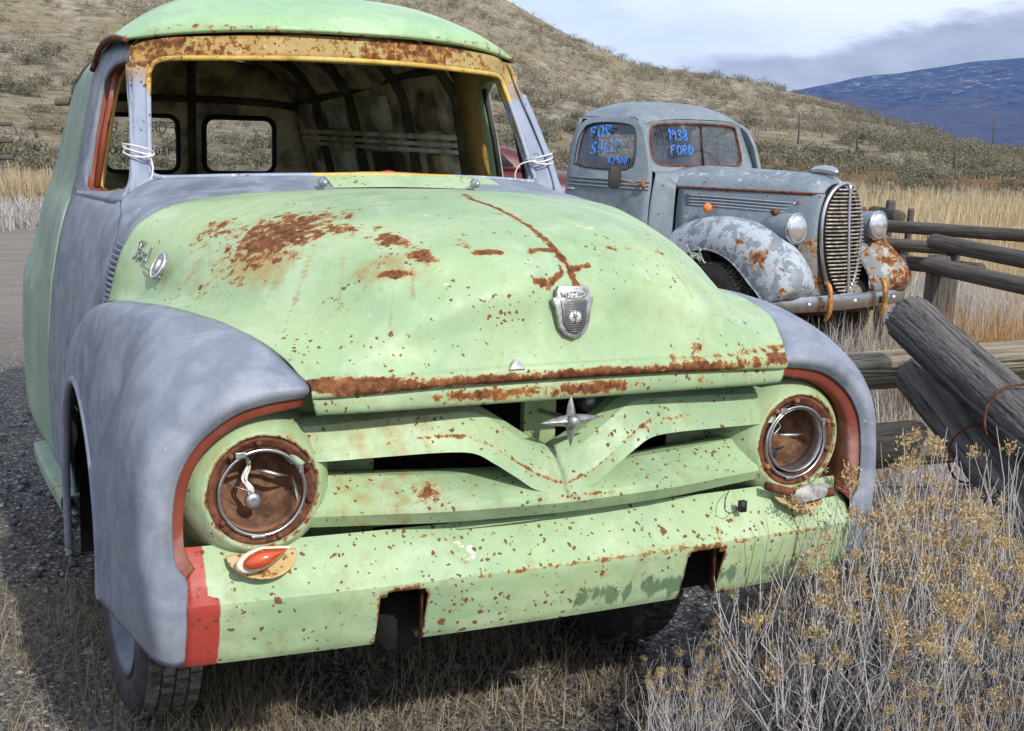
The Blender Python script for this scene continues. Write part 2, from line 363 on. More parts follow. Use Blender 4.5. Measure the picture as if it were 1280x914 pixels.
def hood_rust(P):
    x, y, z = P.T; r = np.zeros(len(P))
    for c, rr, a, k in HM: r = np.maximum(r, k*blob2(P, c, rr, a))
    for pts, wd, k in HL: r = np.maximum(r, k*pline(P, pts, wd))
    lip = np.exp(-((z-1.108)/.017)**2)*(y < -.03)*.80
    lip *= np.clip(.98+.18*np.sin(x*9+1)+.16*np.sin(x*23), .78, 1.25)
    lip = np.where((x > .25) & (z > 1.095), np.maximum(lip, .52*np.exp(-((z-1.125)/.016)**2)*(y < 0)), lip)
    return np.maximum(r, lip)
# marks on the hood, plan coordinates: (centre),(half sizes),angle,strength
HM = [((-.42, .34), (.12, .05), 2.2, .60), ((-.46, .46), (.14, .07), .7, .66), ((-.35, .27), (.05, .04), 2.1, .54), ((-.53, .46), (.17, .20), .9, .72), ((-.47, .36), (.06, .05), .8, .66), ((-.64, .66), (.10, .10), .9, .56), ((-.60, .54), (.12, .11), .9, .56), ((-.38, .42), (.13, .07), .9, .50),
      ((-.345, .20), (.085, .040), 2.1, .70), ((-.31, .10), (.05, .035), 1.8, .72), ((-.33, .13), (.09, .05), 1.9, .36), ((-.375, .085), (.062, .014), -.6, .86), ((-.165, .056), (.050, .014), -.2, .85), ((-.21, .105), (.05, .03), -.9, .50),
      ((.15, .064), (.055, .016), -.1, .56), ((.32, .102), (.035, .012), .3, .62), ((.22, .075), (.04, .02), 0, .42), ((-.26, .45), (.07, .02), .5, .42), ((-.36, .55), (.06, .02), .5, .38), ((.0, .8), (.18, .02), .1, .40),
      ((.43, -.06), (.16, .014), 0, .50), ((.34, -.05), (.045, .02), 0, .60), ((.55, -.04), (.05, .03), 0, .42)]
HL = [([(.02, .62), (-.021, .468), (-.012, .342), (-.01, .254), (-.009, .126), (-.001, .037), (.015, -.002), (.02, -.02)], .013, .80), ([(-.072, .041), (-.04, .05), (-.008, .045)], .009, .76), ([(-.086, -.011), (-.05, -.018), (-.012, -.006), (0, .02)], .007, .76),
      ([(.0, .03), (.015, .0), (.069, .010)], .008, .75), ([(-.01, .10), (-.05, .11)], .008, .6), ([(-.06, .3), (-.02, .26)], .006, .55)]
attr(hood, 'rust', hood_rust)
RUNS = [[(-.60, .40), (-.70, .33)], [(-.62, .46), (-.74, .38)], [(-.56, .33), (-.645, .24)], [(-.52, .27), (-.60, .17)], [(-.50, .30), (-.565, .20)], [(-.64, .52), (-.77, .45)], [(-.66, .6), (-.78, .54)], [(-.45, .22), (-.50, .10)], [(-.33, .10), (-.36, .02)], [(-.38, .08), (-.42, .0)], [(.0, -.02), (.0, -.045)], [(.03, -.0), (.04, -.035)], [(.32, .10), (.35, .0)]]
attr(hood, 'stain', lambda P: 1.0*np.maximum.reduce([.85*np.maximum.reduce([pline(P, r_, .0065) for r_ in RUNS]), blob(P, (-.60, .38, 1.32), (.14, .16, .075)), .8*blob(P, (-.40, .12, 1.33), (.14, .1, .08)), .7*blob(P, (-.72, .5, 1.28), (.06, .2, .1)), .5*blob(P, (0, -.02, 1.16), (.1, .1, .06)), .6*blob(P, (.12, .06, 1.36), (.06, .08, .05))]))
attr(hood, 'bare', lambda P: np.maximum.reduce([.52*blob2(P, (.15, .19), (.05, .10), .2), .36*blob2(P, (.25, .02), (.10, .03), .3), .4*blob2(P, (-.458, .038), (.02, .05)), .38*blob2(P, (-.33, -.01), (.09, .012), .2), .36*blob2(P, (.35, -.02), (.03, .03)), .4*blob2(P, (.51, .03), (.03, .03)), .30*blob2(P, (.45, .3), (.02, .2)), .34*blob2(P, (.5, .08), (.05, .08)), .34*blob2(P, (-.32, .0), (.13, .03), .2), .4*blob2(P, (-.22, .30), (.05, .03)),
      .3*blob2(P, (-.62, .45), (.03, .2)), .35*blob2(P, (.6, .02), (.03, .05)), .25*blob2(P, (-.75, .8), (.03, .12))]))
attr(hood, 'alt', lambda P: 0*P[:, 0]); attr(hood, 'pits', lambda P: .5*(P[:, 1] < .15))
# lower lip flange below the hood edge
def strip(pts_rows, nu=1, nv=6): return loft(pts_rows, nu, nv)
fl = [[(0, -.052, 1.098), (.3, -.050, 1.097), (.5, -.046, 1.093), (.608, -.036, 1.088)], [(0, -.060, 1.088), (.3, -.058, 1.087), (.5, -.054, 1.084), (.609, -.044, 1.081)],
      [(0, -.062, 1.070), (.3, -.060, 1.069), (.5, -.056, 1.067), (.606, -.046, 1.064)], [(0, -.056, 1.052), (.3, -.054, 1.052), (.5, -.05, 1.051), (.60, -.04, 1.05)], [(0, -.02, 1.046), (.3, -.02, 1.046), (.5, -.018, 1.046), (.59, -.01, 1.046)]]
hl = MB().add(*loft([sym_row(r) for r in fl], 3, 16)).build('hood_lower_lip', GREEN, truck, solid=.004)
attr(hl, 'rust', lambda P: .60*np.exp(-((P[:, 2]-1.072)/.020)**2)*np.clip(.85+.4*np.sin(P[:, 0]*7+2)+.25*np.sin(P[:, 0]*19), .3, 1.35)); attr(hl, 'stain', lambda P: .45+0*P[:, 0]); attr(hl, 'bare', lambda P: 0*P[:, 0]); attr(hl, 'alt', lambda P: 0*P[:, 0]); attr(hl, 'pits', lambda P: 1+0*P[:, 0])

# ---- front fenders
E0 = [(.612, -.02, 1.085), (.706, -.02, 1.074), (.773, -.02, 1.053), (.839, -.02, 1.005), (.880, -.02, .944), (.897, -.02, .875), (.900, -.022, .80), (.893, -.026, .745), (.873, -.030, .712), (.873, -.034, .672), (.875, -.028, .60), (.875, -.004, .522)]
def quarter(T, B, n=11, pw=.55, xb=None, y_mix=1.0):
    out = []
    for i in range(n+1):
        t = i/n; a = t*math.pi/2
        x = T[0]+(B[0]-T[0])*math.sin(a)**pw; z = T[2]+(B[2]-T[2])*(1-math.cos(a))**.92; y = T[1]+(B[1]-T[1])*t**y_mix
        out.append((x, y, z))
    return out
F1 = [(.612, -.036, 1.104), (.712, -.036, 1.098), (.788, -.036, 1.075), (.860, -.034, 1.022), (.905, -.034, .955), (.924, -.034, .88), (.928, -.036, .80), (.925, -.038, .745), (.915, -.040, .712), (.908, -.042, .672), (.905, -.034, .60), (.900, -.008, .522)]
F2 = [(.636, .0, 1.132), (.735, .0, 1.130), (.820, .0, 1.105), (.892, .0, 1.050), (.938, .0, .972), (.955, .0, .885), (.958, -.005, .80), (.956, -.01, .74), (.950, -.015, .70), (.945, -.018, .655), (.938, -.01, .60), (.928, .02, .530)]
F3 = [(.672, .10, 1.178), (.760, .10, 1.172), (.838, .10, 1.142), (.905, .10, 1.078), (.945, .10, .995), (.960, .10, .90), (.963, .10, .81), (.962, .10, .74), (.960, .10, .69), (.957, .10, .645), (.954, .11, .59), (.944, .13, .533)]
F4 = [(.722, .25, 1.202), (.800, .25, 1.192), (.866, .25, 1.155), (.920, .25, 1.088), (.950, .25, 1.0), (.961, .25, .91), (.965, .25, .82), (.965, .26, .74), (.964, .27, .68), (.962, .28, .625), (.958, .30, .565), (.947, .33, .505)]
fr = [E0, F1, F2, F3, F4, quarter((.765, .40, 1.206), (.950, .48, .486), pw=.5)]
AY, AZ, ARY, ARZ = 1.01, .49, .43, .45
tops = [(.800, .53, 1.204), (.826, .64, 1.198), (.848, .76, 1.188), (.862, .90, 1.165), (.868, 1.05, 1.125), (.869, 1.20, 1.072), (.870, 1.35, 1.010), (.871, 1.47, .93), (.872, 1.57, .82), (.874, 1.63, .66)]
ths = [0, 18, 40, 62, 84, 104, 124, 144, 164, 180]
arch = []
for T, th in zip(tops, ths):
    a = R(th); B = (float(np.interp(th, [0, 60, 110, 180], [.952, .943, .930, .912])), AY-ARY*math.cos(a), AZ+ARZ*math.sin(a)-max(0, th-130)/50*.13); arch.append(B)
    fr.append(quarter(T, B, pw=float(np.interp(th, [0, 180], [.5, .7]))))
fr.append(quarter((.870, 1.66, .56), (.885, 1.56, .36), pw=.8))
for s in (-1, 1):
    mb = MB(); V, F = loft(fr, 6, 5, mirror=s); mb.add(V, F)
    lipc = cr1([(s*.952, .575, .485)]+[(s*(b[0]+.001), b[1], b[2]) for b in arch]+[(s*.912, 1.445, .34)], 4); mb.add(*tube(lipc, .0085, 8))
    f = mb.build('front_fender', PRIMER, truck, solid=-.004 if s == -1 else -.004)
    for n_ in ('rust', 'stain', 'alt', 'pits'): attr(f, n_, lambda P: 0*P[:, 0])
    attr(f, 'bare', lambda P: .30*np.exp(-((P[:, 1]+.03)/.03)**2)*(P[:, 2] > .7)+.20*np.exp(-((P[:, 1]-.5)/.2)**2)*(P[:, 2] > 1.1))
    # oxide coloured return flange round the headlight pocket
    A = np.array([(s*p[0], p[1]+.002, p[2]) for p in E0[:9]]); B = A*[1, 1, 1]+np.array([0, .085, 0]); cx, cz = s*.70, .88
    def tow(Q, d):
        v = np.stack([cx-Q[:, 0], 0*Q[:, 0], cz-Q[:, 2]], 1); v /= np.linalg.norm(v, axis=1)[:, None]; return Q+v*d
    rows = [A+[0, .0, 0], tow(A, .006)+[0, .004, 0], tow(A, .024)+[0, .008, 0], tow(A, .030)+[0, .020, 0], tow(A, .030)+[0, .08, 0], tow(A, .030)+[0, .165, 0]]
    fg = MB().add(*loft(rows, 3, 6)).build('fender_inner_flange', OXIDE, f, solid=.002)
    for n_ in ('rust', 'stain', 'bare', 'pits'): attr(fg, n_, lambda P: 0*P[:, 0])
    attr(fg, 'alt', lambda P: 0*P[:, 0])
    # dark inner wheel well
    MB().add(*loft([[(s*.56, .42, .30), (s*.56, .42, .9), (s*.56, .5, 1.12)], [(s*.56, 1.0, .30), (s*.56, 1.0, .95), (s*.56, 1.0, 1.12)], [(s*.56, 1.62, .30), (s*.56, 1.62, .85), (s*.56, 1.62, 1.10)]], 3, 3)).add(*loft([[(s*.56, .42, .45), (s*.93, .46, .45)], [(s*.56, .42, 1.0), (s*.90, .44, .95)]], 2, 2)).add(*loft([[(s*.56, 1.56, .28), (s*.862, 1.56, .28)], [(s*.56, 1.56, 1.0), (s*.858, 1.56, 1.0)]], 2, 2)).build('wheel_well', DARK, f, solid=.004)

# ---- bonnet to cab: cowl with the louvred side panels
cowl_rows = [
 [(0, 1.03, 1.448), (.3, 1.0, 1.443), (.52, .97, 1.430), (.675, .94, 1.405), (.762, .925, 1.362), (.806, .92, 1.305), (.825, .92, 1.255), (.838, .92, 1.205), (.848, .92, 1.15), (.853, .92, 1.0)],
 [(0, 1.075, 1.472), (.3, 1.06, 1.466), (.52, 1.06, 1.452), (.685, 1.06, 1.425), (.768, 1.0, 1.375), (.808, .97, 1.315), (.827, .96, 1.26), (.840, .96, 1.208), (.850, .96, 1.15), (.856, .96, 1.0)],
 [(0, 1.115, 1.488), (.3, 1.14, 1.483), (.50, 1.20, 1.470), (.66, 1.26, 1.446), (.745, 1.16, 1.395), (.790, 1.06, 1.34), (.818, 1.03, 1.275), (.838, 1.02, 1.215), (.851, 1.02, 1.15), (.859, 1.02, 1.0)],
 [(0, 1.13, 1.497), (.3, 1.165, 1.492), (.50, 1.275, 1.482), (.652, 1.40, 1.466), (.735, 1.385, 1.422), (.772, 1.22, 1.385), (.808, 1.12, 1.305), (.834, 1.10, 1.235), (.850, 1.10, 1.15), (.860, 1.10, 1.0)]]
cw = MB().add(*loft([sym_row(r) for r in cowl_rows], 6, 6)).build('cowl', PRIMER, truck, solid=.004)
for n_ in ('rust', 'stain', 'pits'): attr(cw, n_, lambda P: 0*P[:, 0])
attr(cw, 'bare', lambda P: .3*(P[:, 1] < 1.02)*(P[:, 2] > 1.40)*(P[:, 0] < 0))
attr(cw, 'alt', lambda P: 0*P[:, 0])
# green, unprimed centre of the cowl, a skin just proud of it
cg = MB().add(*loft([[(x, y-.004, z+.0035) for x, y, z in rr] for rr in [
  [(-.20, 1.055, 1.462), (0, 1.06, 1.465), (.2, 1.055, 1.462), (.36, 1.05, 1.456)], [(-.20, 1.098, 1.480), (0, 1.10, 1.482), (.2, 1.11, 1.480), (.37, 1.135, 1.473)], [(-.20, 1.138, 1.494), (0, 1.13, 1.497), (.2, 1.145, 1.495), (.36, 1.19, 1.489)]]], 6, 6)).build('cowl_bare_paint', GREEN, cw)
for n_ in ('stain', 'alt'): attr(cg, n_, lambda P: 0*P[:, 0])
attr(cg, 'rust', lambda P: .38*np.exp(-((P[:, 2]-1.500)/.004)**2)); attr(cg, 'pits', lambda P: 1+0*P[:, 0]); attr(cg, 'bare', lambda P: .42*blob(P, (.22, 1.1, 1.48), (.1, .1, .1)))
for s in (-1, 1):
    lv = MB()
    for k in range(14):
        z = 1.118+k*.0148; x = float(np.interp(z, [1.10, 1.205, 1.26, 1.31, 1.35], [.851, .8395, .826, .807, .78]))+.002
        lv.add(*tube(cr1([(s*(x+.001), .945, z), (s*(x+.007), .965, z+.001), (s*(x+.007), 1.035, z+.001), (s*(x+.001), 1.055, z)], 3), .0048, 6))
    o = lv.build('louver_set', PRIMER, cw)
    for n_ in ('rust', 'stain', 'bare', 'alt', 'pits'): attr(o, n_, lambda P: 0*P[:, 0])
    wp = MB().add(*revolve([(0, -.030), (.005, -.029), (.008, -.024), (.0085, -.014), (.0135, -.012), (.0145, .0), (.0, .0)], (s*.24, 1.028, 1.482), 'y', 18)).build('wiper_post', STEEL, cw)

# ---- windshield frame, channel, pillars
OPEN = [(0, 1.135, 1.497), (.25, 1.165, 1.494), (.45, 1.255, 1.485), (.57, 1.345, 1.476), (.628, 1.395, 1.474), (.648, 1.425, 1.488), (.645, 1.455, 1.53), (.632, 1.525, 1.65), (.618, 1.590, 1.755), (.607, 1.612, 1.800), (.582, 1.598, 1.825), (.53, 1.560, 1.832), (.42, 1.505, 1.836), (.22, 1.452, 1.844)]
opl = sym_row(OPEN[::1]); topc = np.array([(0, 1.438, 1.847)])
open_loop = np.concatenate([opl, topc]) ; open_loop = cr1(open_loop, 5, closed=True)
OUTR = [(0, 1.13, 1.490), (.25, 1.158, 1.487), (.46, 1.25, 1.478), (.60, 1.35, 1.466), (.694, 1.375, 1.435), (.697, 1.385, 1.470), (.692, 1.42, 1.53), (.681, 1.51, 1.65), (.669, 1.60, 1.76), (.660, 1.655, 1.835), (.640, 1.668, 1.872), (.56, 1.590, 1.893), (.42, 1.520, 1.903), (.22, 1.462, 1.914)]
outl = cr1(np.concatenate([sym_row(OUTR), np.array([(0, 1.445, 1.918)])]), 5, closed=True)
wfm = MB().add(*ring(outl, open_loop, 4))
_pp = [(.725, 1.375, 1.402), (.705, 1.378, 1.425), (.697, 1.387, 1.470), (.692, 1.422, 1.53), (.681, 1.510, 1.65), (.669, 1.600, 1.76), (.660, 1.655, 1.835), (.650, 1.675, 1.87)]
_dp = [(1.372, 1.400), (1.380, 1.425), (1.393, 1.470), (1.425, 1.53), (1.505, 1.65), (1.590, 1.76), (1.655, 1.835), (1.70, 1.865)]
for s in (-1, 1):
    wfm.add(*loft([[(s*x, y, z) for x, y, z in _pp], [(s*(x+side_x(y2, z2)+.004)/2+s*.004, (y+y2)/2-.002, z2) for (x, y, z), (y2, z2) in zip(_pp, _dp)], [(s*(side_x(y2, z2)+.003), y2+.004, z2) for y2, z2 in _dp]], 3, 4))
wf = wfm.build('windshield_frame', PRIMER, truck, solid=.012)
# painted by height: primer below, green and rust above
WFM = painted('header_paint', (.38, .43, .20), (.46, .28, .08), alt=(.235, .27, .35), speck=.6, rough=.5, bare=(.70, .68, .55))
wf.data.materials[0] = WFM
attr(wf, 'alt', lambda P: np.clip(1.2-(P[:, 2]-1.62)*4, 0, 1)); attr(wf, 'rust', lambda P: np.where(P[:, 2] > 1.80, .57-.0*P[:, 0], 0)*np.clip(.9+.15*np.sin(P[:, 0]*8), .4, 1.2)); attr(wf, 'stain', lambda P: .9*(P[:, 2] > 1.75)); attr(wf, 'bare', lambda P: .26*(P[:, 2] > 1.75)+.1); attr(wf, 'pits', lambda P: 1.0*(P[:, 2] > 1.7))
ctr = np.array([0, 0, 0])
inl = open_loop.copy(); cen = np.array([0, 1.45, 1.66]); d = cen-inl; d[:, 1] = 0; inn = inl+d/np.linalg.norm(d, axis=1)[:, None]*.012
chn = MB().add(*tube(np.concatenate([open_loop, open_loop[:1]]), .0085, 8, caps=False))
rr = inn+np.array([0, .03, 0]); chn.add(*ring(inl+[0, .006, 0], rr, 3))
ch = chn.build('windshield_channel', YELLOW, truck, solid=.003)
attr(ch, 'rust', lambda P: .30*(P[:, 2] > 1.6)+.22*blob(P, (-.6, 1.6, 1.8), (.1, .2, .08))); attr(ch, 'alt', lambda P: np.clip(1.2-(P[:, 2]-1.60)*5, 0, 1)*(np.abs(P[:, 0]) > .25)); attr(ch, 'stain', lambda P: .5*(P[:, 2] > 1.7)); attr(ch, 'bare', lambda P: np.where((P[:, 2] < 1.50) & (np.abs(P[:, 0]) > .3), .40, .05)+.0); attr(ch, 'pits', lambda P: 1+0*P[:, 0])

# ---- doors (lower skin + window frame) on both sides
def loopify(P, n=5): return cr1(P, n, closed=True)
win_o = [(1.375, 1.405), (1.395, 1.47), (1.445, 1.56), (1.53, 1.68), (1.60, 1.77), (1.66, 1.84), (1.72, 1.873), (1.80, 1.882), (1.92, 1.878), (2.03, 1.855), (2.080, 1.80), (2.090, 1.72), (2.078, 1.60), (2.070, 1.48), (2.066, 1.398), (1.90, 1.396), (1.60, 1.398)]
win_i = [(1.415, 1.450), (1.435, 1.50), (1.485, 1.58), (1.570, 1.70), (1.630, 1.780), (1.690, 1.815), (1.78, 1.818), (1.86, 1.803), (1.905, 1.765), (1.915, 1.70), (1.902, 1.60), (1.896, 1.50), (1.885, 1.435), (1.84, 1.415), (1.72, 1.415), (1.60, 1.420), (1.46, 1.432)]
for s in (-1, 1):
    dm = MB()
    ys = np.linspace(1.105, 2.075, 12); zs = np.array([.42, .5, .62, .75, .88, 1.0, 1.1, 1.18, 1.25, 1.30, 1.34, 1.37, 1.402])
    V = [(s*side_x(y, z), y, z) for z in zs for y in ys]; F = grid_faces(len(zs), len(ys), holes=lambda i, j: zs[i+1] < float(np.interp(ys[j], [1.2, 1.35, 1.47, 1.57, 1.62, 1.66], [1.10, 1.02, .95, .86, .70, .2]))-.04)
    dm.add(V, F if s > 0 else [f[::-1] for f in F])
    # front upper quarter up to the pillar foot
    O = [(s*(side_x(y, z)+.004), y, z) for y, z in loopify(win_o)]; I = [(s*(side_x(y, z)-.004), y, z) for y, z in loopify(win_i)]
    V, F = ring(O, I, 3); dm.add(V, F if s < 0 else [f_[::-1] for f_ in F])
    dr = dm.build('door', PRIMER, truck, solid=.01)
    for n_ in ('rust', 'stain', 'pits'): attr(dr, n_, lambda P: 0*P[:, 0])
    attr(dr, 'alt', lambda P: .0*P[:, 0]); attr(dr, 'bare', lambda P: .28*np.exp(-((P[:, 2]-1.36)/.03)**2))
    # window reveal (dark red seal), rear glass run and a vent bar
    I2 = [(s*(side_x(y, z)-.006), y, z) for y, z in loopify(win_i)]; I3 = [(s*(side_x(y, z)-.05), y+(.01 if y > 1.7 else 0), z) for y, z in loopify(win_i)]
    rv = MB().add(*ring(I2, I3, 2)).build('window_reveal', OXIDE if s < 0 else GREEN, dr, solid=.003)
    for n_ in ('rust', 'stain', 'bare', 'alt', 'pits'): attr(rv, n_, (lambda P: .25+0*P[:, 0]) if n_ == 'rust' else (lambda P: 0*P[:, 0]))
    vb = MB().add(*tube([(s*(side_x(1.86, 1.44)-.03), 1.865, 1.42), (s*(side_x(1.86, 1.6)-.03), 1.875, 1.6), (s*(side_x(1.80, 1.775)-.03), 1.885, 1.79)], .011, 6)).build('glass_run', OXIDE if s < 0 else BLACK, dr)
    if s < 0:
        for n_ in ('rust', 'stain', 'bare', 'alt', 'pits'): attr(vb, n_, lambda P: 0*P[:, 0])
    else:
        MB().add(*tube([(s*(side_x(1.60, 1.44)-.03), 1.60, 1.42), (s*(side_x(1.66, 1.6)-.03), 1.64, 1.60), (s*(side_x(1.70, 1.77)-.03), 1.68, 1.80)], .010, 6)).build('vent_post', BLACK, dr)
        MB().add([(s*.70, 1.60, 1.44), (s*.70, 1.45, 1.44), (s*.675, 1.64, 1.77), (s*.675, 1.67, 1.79)], [(0, 1, 2, 3)]).build('vent_glass', GLASS, dr, solid=.003)
    # inner door frame seen across the cab
    O3 = [(s*(side_x(y, z)-.055), y+.01+(.045 if y > 1.8 else .035 if y < 1.62 else 0), z) for y, z in loopify(win_o)]
    dfm = MB().add(*ring(O3, I3, 2)).build('inner_window_frame', YELLOW, dr, solid=.012)
    attr(dfm, 'rust', lambda P: .28+0*P[:, 0]); attr(dfm, 'stain', lambda P: .6+0*P[:, 0])
    for n_ in ('bare', 'alt'): attr(dfm, n_, lambda P: 0*P[:, 0])
    attr(dfm, 'pits', lambda P: 1+0*P[:, 0])
    # drip rail over the door
    MB().add(*tube(cr1([(s*.668, 1.675, 1.886), (s*.682, 1.78, 1.895), (s*.686, 1.92, 1.890), (s*.692, 2.03, 1.866), (s*.706, 2.095, 1.80)], 4), .011, 6)).build('drip_rail', RUST, truck)

# ---- roof
def zc(y): return float(np.interp(y, [1.40, 1.47, 1.55, 1.65, 1.78, 1.95, 2.3, 3.0, 3.5, 3.75, 3.84], [1.925, 1.972, 2.005, 2.035, 2.062, 2.083, 2.095, 2.08, 2.05, 2.0, 1.93]))
XF = [0, .2, .4, .58, .72, .83, .91, .965, 1.0]
def arc(y, xd, zd, ybow=None, p=3.4, c=None):
    c = zc(y) if c is None else c
    return [(f*xd, y+(ybow(f) if ybow else 0), c-(c-zd)*f**p) for f in XF]
roof_rows = [arc(1.425, .664, 1.884, lambda f: .255*f**2.3, 3.0, 1.923), arc(1.415, .672, 1.890, lambda f: .262*f**2.3, 3.0, 1.936), arc(1.45, .680, 1.897, lambda f: .245*f**2.5, 3.2, 1.972),
             arc(1.53, .684, 1.900, lambda f: .205*f**2.6, 3.4, 2.006), arc(1.65, .685, 1.901, lambda f: .135*f**2.6, 3.4, 2.037), arc(1.80, .686, 1.898, lambda f: .055*f**2, 3.5, 2.068), arc(1.95, .686, 1.886, None, 3.5, 2.083), arc(2.04, .692, 1.856, None, 3.6), arc(2.092, .7005, 1.80, None, 3.6)]
# blend the last rows onto the true body profile
def prof(y):   # centre crown -> sill
    zs = [1.80, 1.72, 1.60, 1.45, 1.38, 1.33, 1.25, 1.16, 1.08, .98, .88, .78, .66, .55, .45]
    c = zc(y); xt = side_x(y, 1.80)*1.0
    up = [(f*xt, y, c-(c-1.80)*f**3.6) for f in [0, .2, .4, .58, .72, .83, .91, .965]]
    return up+[(side_x(y, z), y, z) for z in zs]
rm = MB().add(*loft([sym_row(r) for r in roof_rows], 5, 4))
rf = rm.build('roof', BODYG, truck, solid=.012)
RG = painted('roof_green_paint', (.330, .490, .270), (.270, .440, .245), alt=(.17, .20, .27), speck=.25, rough=.42, bare=(.5, .55, .48)); rf.data.materials[0] = RG
def z0(*ns):
    def f(o):
        for n_ in ns: attr(o, n_, lambda P: 0*P[:, 0])
    return f
ALL = ('rust', 'stain', 'bare', 'alt', 'pits')
z0('stain', 'pits')(rf); attr(rf, 'rust', lambda P: .42*np.exp(-((P[:, 1]-1.42-.58*(np.abs(P[:, 0])/.664)**2.3*.44)/.02)**2)*(P[:, 2] < 1.94)); attr(rf, 'bare', lambda P: .33*blob(P, (-.45, 1.6, 2.0), (.2, .15, .1))); attr(rf, 'alt', lambda P: .38*(P[:, 0] < -.55)*(P[:, 1] > 1.7))
bm = MB()
ysr = [1.92, 1.99, 2.03, 2.06]
# side quarter between roof and door top
full_ys = [2.088, 2.2, 2.4, 2.6, 2.8, 3.0, 3.2, 3.4, 3.55, 3.68, 3.77, 3.82]
rows = [sym_row(prof(y)) for y in full_ys]
bm.add(*loft(rows, 3, 3))
body = bm.build('cargo_body', BODYG, truck, solid=.008)
attr(body, 'alt', lambda P: np.maximum(.36*blob(P, (-.72, 2.6, 1.65), (.2, .8, .2)), .42*blob(P, (-.75, 2.5, 1.5), (.1, .25, .1)))); attr(body, 'rust', lambda P: np.maximum(.6*pline(P, [(2.45, 1.18), (2.32, 1.165), (2.26, 1.14)], .006, (1, 2)), .66*np.exp(-((P[:, 1]-2.095)/.006)**2)*(P[:, 2] < 1.33)*(P[:, 2] > 1.0)))
z0('stain', 'pits')(body); attr(body, 'bare', lambda P: .34*np.exp(-((P[:, 1]-2.10)/.03)**2))
# back wall with two door windows and rubber gaskets
def rrect(x0, x1, z0_, z1, r=.05, n=5):
    P = []
    for cx, cz, a0 in ((x1-r, z1-r, 0), (x0+r, z1-r, 90), (x0+r, z0_+r, 180), (x1-r, z0_+r, 270)):
        for k in range(n+1): a = R(a0+90*k/n); P.append((cx+r*math.cos(a), cz+r*math.sin(a)))
    return P
BYW = 3.79
bw = MB()
for s in (-1, 1):
    hole = resample(rrect(.062, .405, 1.392, 1.657, .05), 48); outer = resample([(.0, 1.05)]+[(side_x(3.79, z_)-.012, z_) for z_ in (1.05, 1.2, 1.35, 1.5, 1.65, 1.78)]+[(.43, 1.87), (.3, 1.92), (0, 1.94), (0, 1.7), (0, 1.3)], 48)
    # align by angle
    def ang(P, c): return np.arctan2(P[:, 1]-c[1], P[:, 0]-c[0])
    c = (.233, 1.525); aa = np.linspace(-math.pi, math.pi, 72, endpoint=False)
    def polar(P):
        P = resample(P, 800); a = ang(P, c); o_ = np.argsort(a); return np.stack([np.interp(aa, a[o_], P[o_, 0], period=2*math.pi), np.interp(aa, a[o_], P[o_, 1], period=2*math.pi)], 1)
    ho, ou = polar(hole), polar(outer)
    tol = lambda Q, y: [(s*q[0], y, q[1]) for q in Q]
    V, F = ring(tol(ou, BYW), tol(ho, BYW), 3); bw.add(V, F)
back = bw.build('rear_doors', INNER, truck, solid=.03)
for s in (-1, 1):
    G = [(s*x, BYW-.022, z) for x, z in rrect(.062, .405, 1.392, 1.657, .05)]
    MB().add(*tube(G+G[:1], .0125, 8, caps=False)).build('window_gasket', BLACK, back)
    MB().add([(s*x, BYW-.006, z) for x, z in rrect(.062, .405, 1.392, 1.657, .05)], [tuple(range(24))]).build('rear_window_pane', GLASSC, back, smooth=False)
MB().add(*box((0, BYW-.04, 1.5), (.035, .03, .85))).build('door_seam_strip', INNERD, back, bevel=.004)
MB().add(*tube(cr1([(-.62, BYW-.05, 1.70), (-.3, BYW-.06, 1.735), (.3, BYW-.06, 1.735), (.62, BYW-.05, 1.70)], 4), .02, 6)).build('rear_header', INNERD, back)
MB().add(*box((0, BYW+.01, .8), (1.3, .03, .6))).build('rear_door_lower', BODYG, back)
# ---- interior lining
im = MB()
def inrow(y):
    k = .955; return [(x*k-.0, y, (z-1.2)*.965+1.2) for x, y_, z in prof(y) if z > .6]
im.add(*loft([sym_row(inrow(y)) for y in (2.10, 2.4, 2.8, 3.2, 3.5, 3.76)], 2, 2))
lin = im.build('inner_lining', INNER, truck, solid=.004)
for s in (-1, 1):
    for k, y in enumerate((2.13, 2.60, 3.12, 3.50)):
        pts = [(s*(side_x(y, z)*.955-.018), y, z) for z in (1.0, 1.2, 1.38, 1.5, 1.6, 1.7, 1.76)]+[(s*f*side_x(y, 1.8)*.97, y, zc(y)-.055-(zc(y)-1.80)*f**3.4) for f in (.88, .75, .5, .25, 0)]
        MB().add(*tube(cr1(pts, 3), .024, 6)).build('body_rib', INNERD, lin)
    for z, rr_ in ((1.575, .010), (1.605, .012), (1.548, .010)):
        MB().add(*tube([(s*(side_x(2.14, z)-.062), 2.14, z), (s*(side_x(3.7, z)-.055), 3.70, z)], rr_, 6)).build('side_rail', INNERL, lin)
    MB().add(*tube(cr1([(s*.600, 2.12, 1.872), (s*.600, 2.6, 1.850), (s*.585, 3.1, 1.80), (s*.525, 3.74, 1.742)], 4), .026, 6)).build('roof_rail', INNERD, lin)
    for y0_, y1_, za, zb, mt in ((3.20, 3.42, 1.625, 1.73, INNERL), (2.76, 3.04, 1.625, 1.77, INNERL), (2.16, 2.50, 1.63, 1.78, INNER), (3.20, 3.44, 1.38, 1.52, INNERL), (2.72, 3.02, 1.36, 1.53, INNERD), (2.16, 2.5, 1.30, 1.53, INNER)):
        V = [(s*(side_x(y, z)*.955-.014), y, z) for y, z in ((y0_, za), (y1_, za), (y1_, (za+zb)/2), (y1_, zb), (y0_, zb), (y0_, (za+zb)/2))]
        MB().add(V, [(0, 1, 2, 5), (5, 2, 3, 4)]).build('lining_panel', mt, lin, solid=.003)
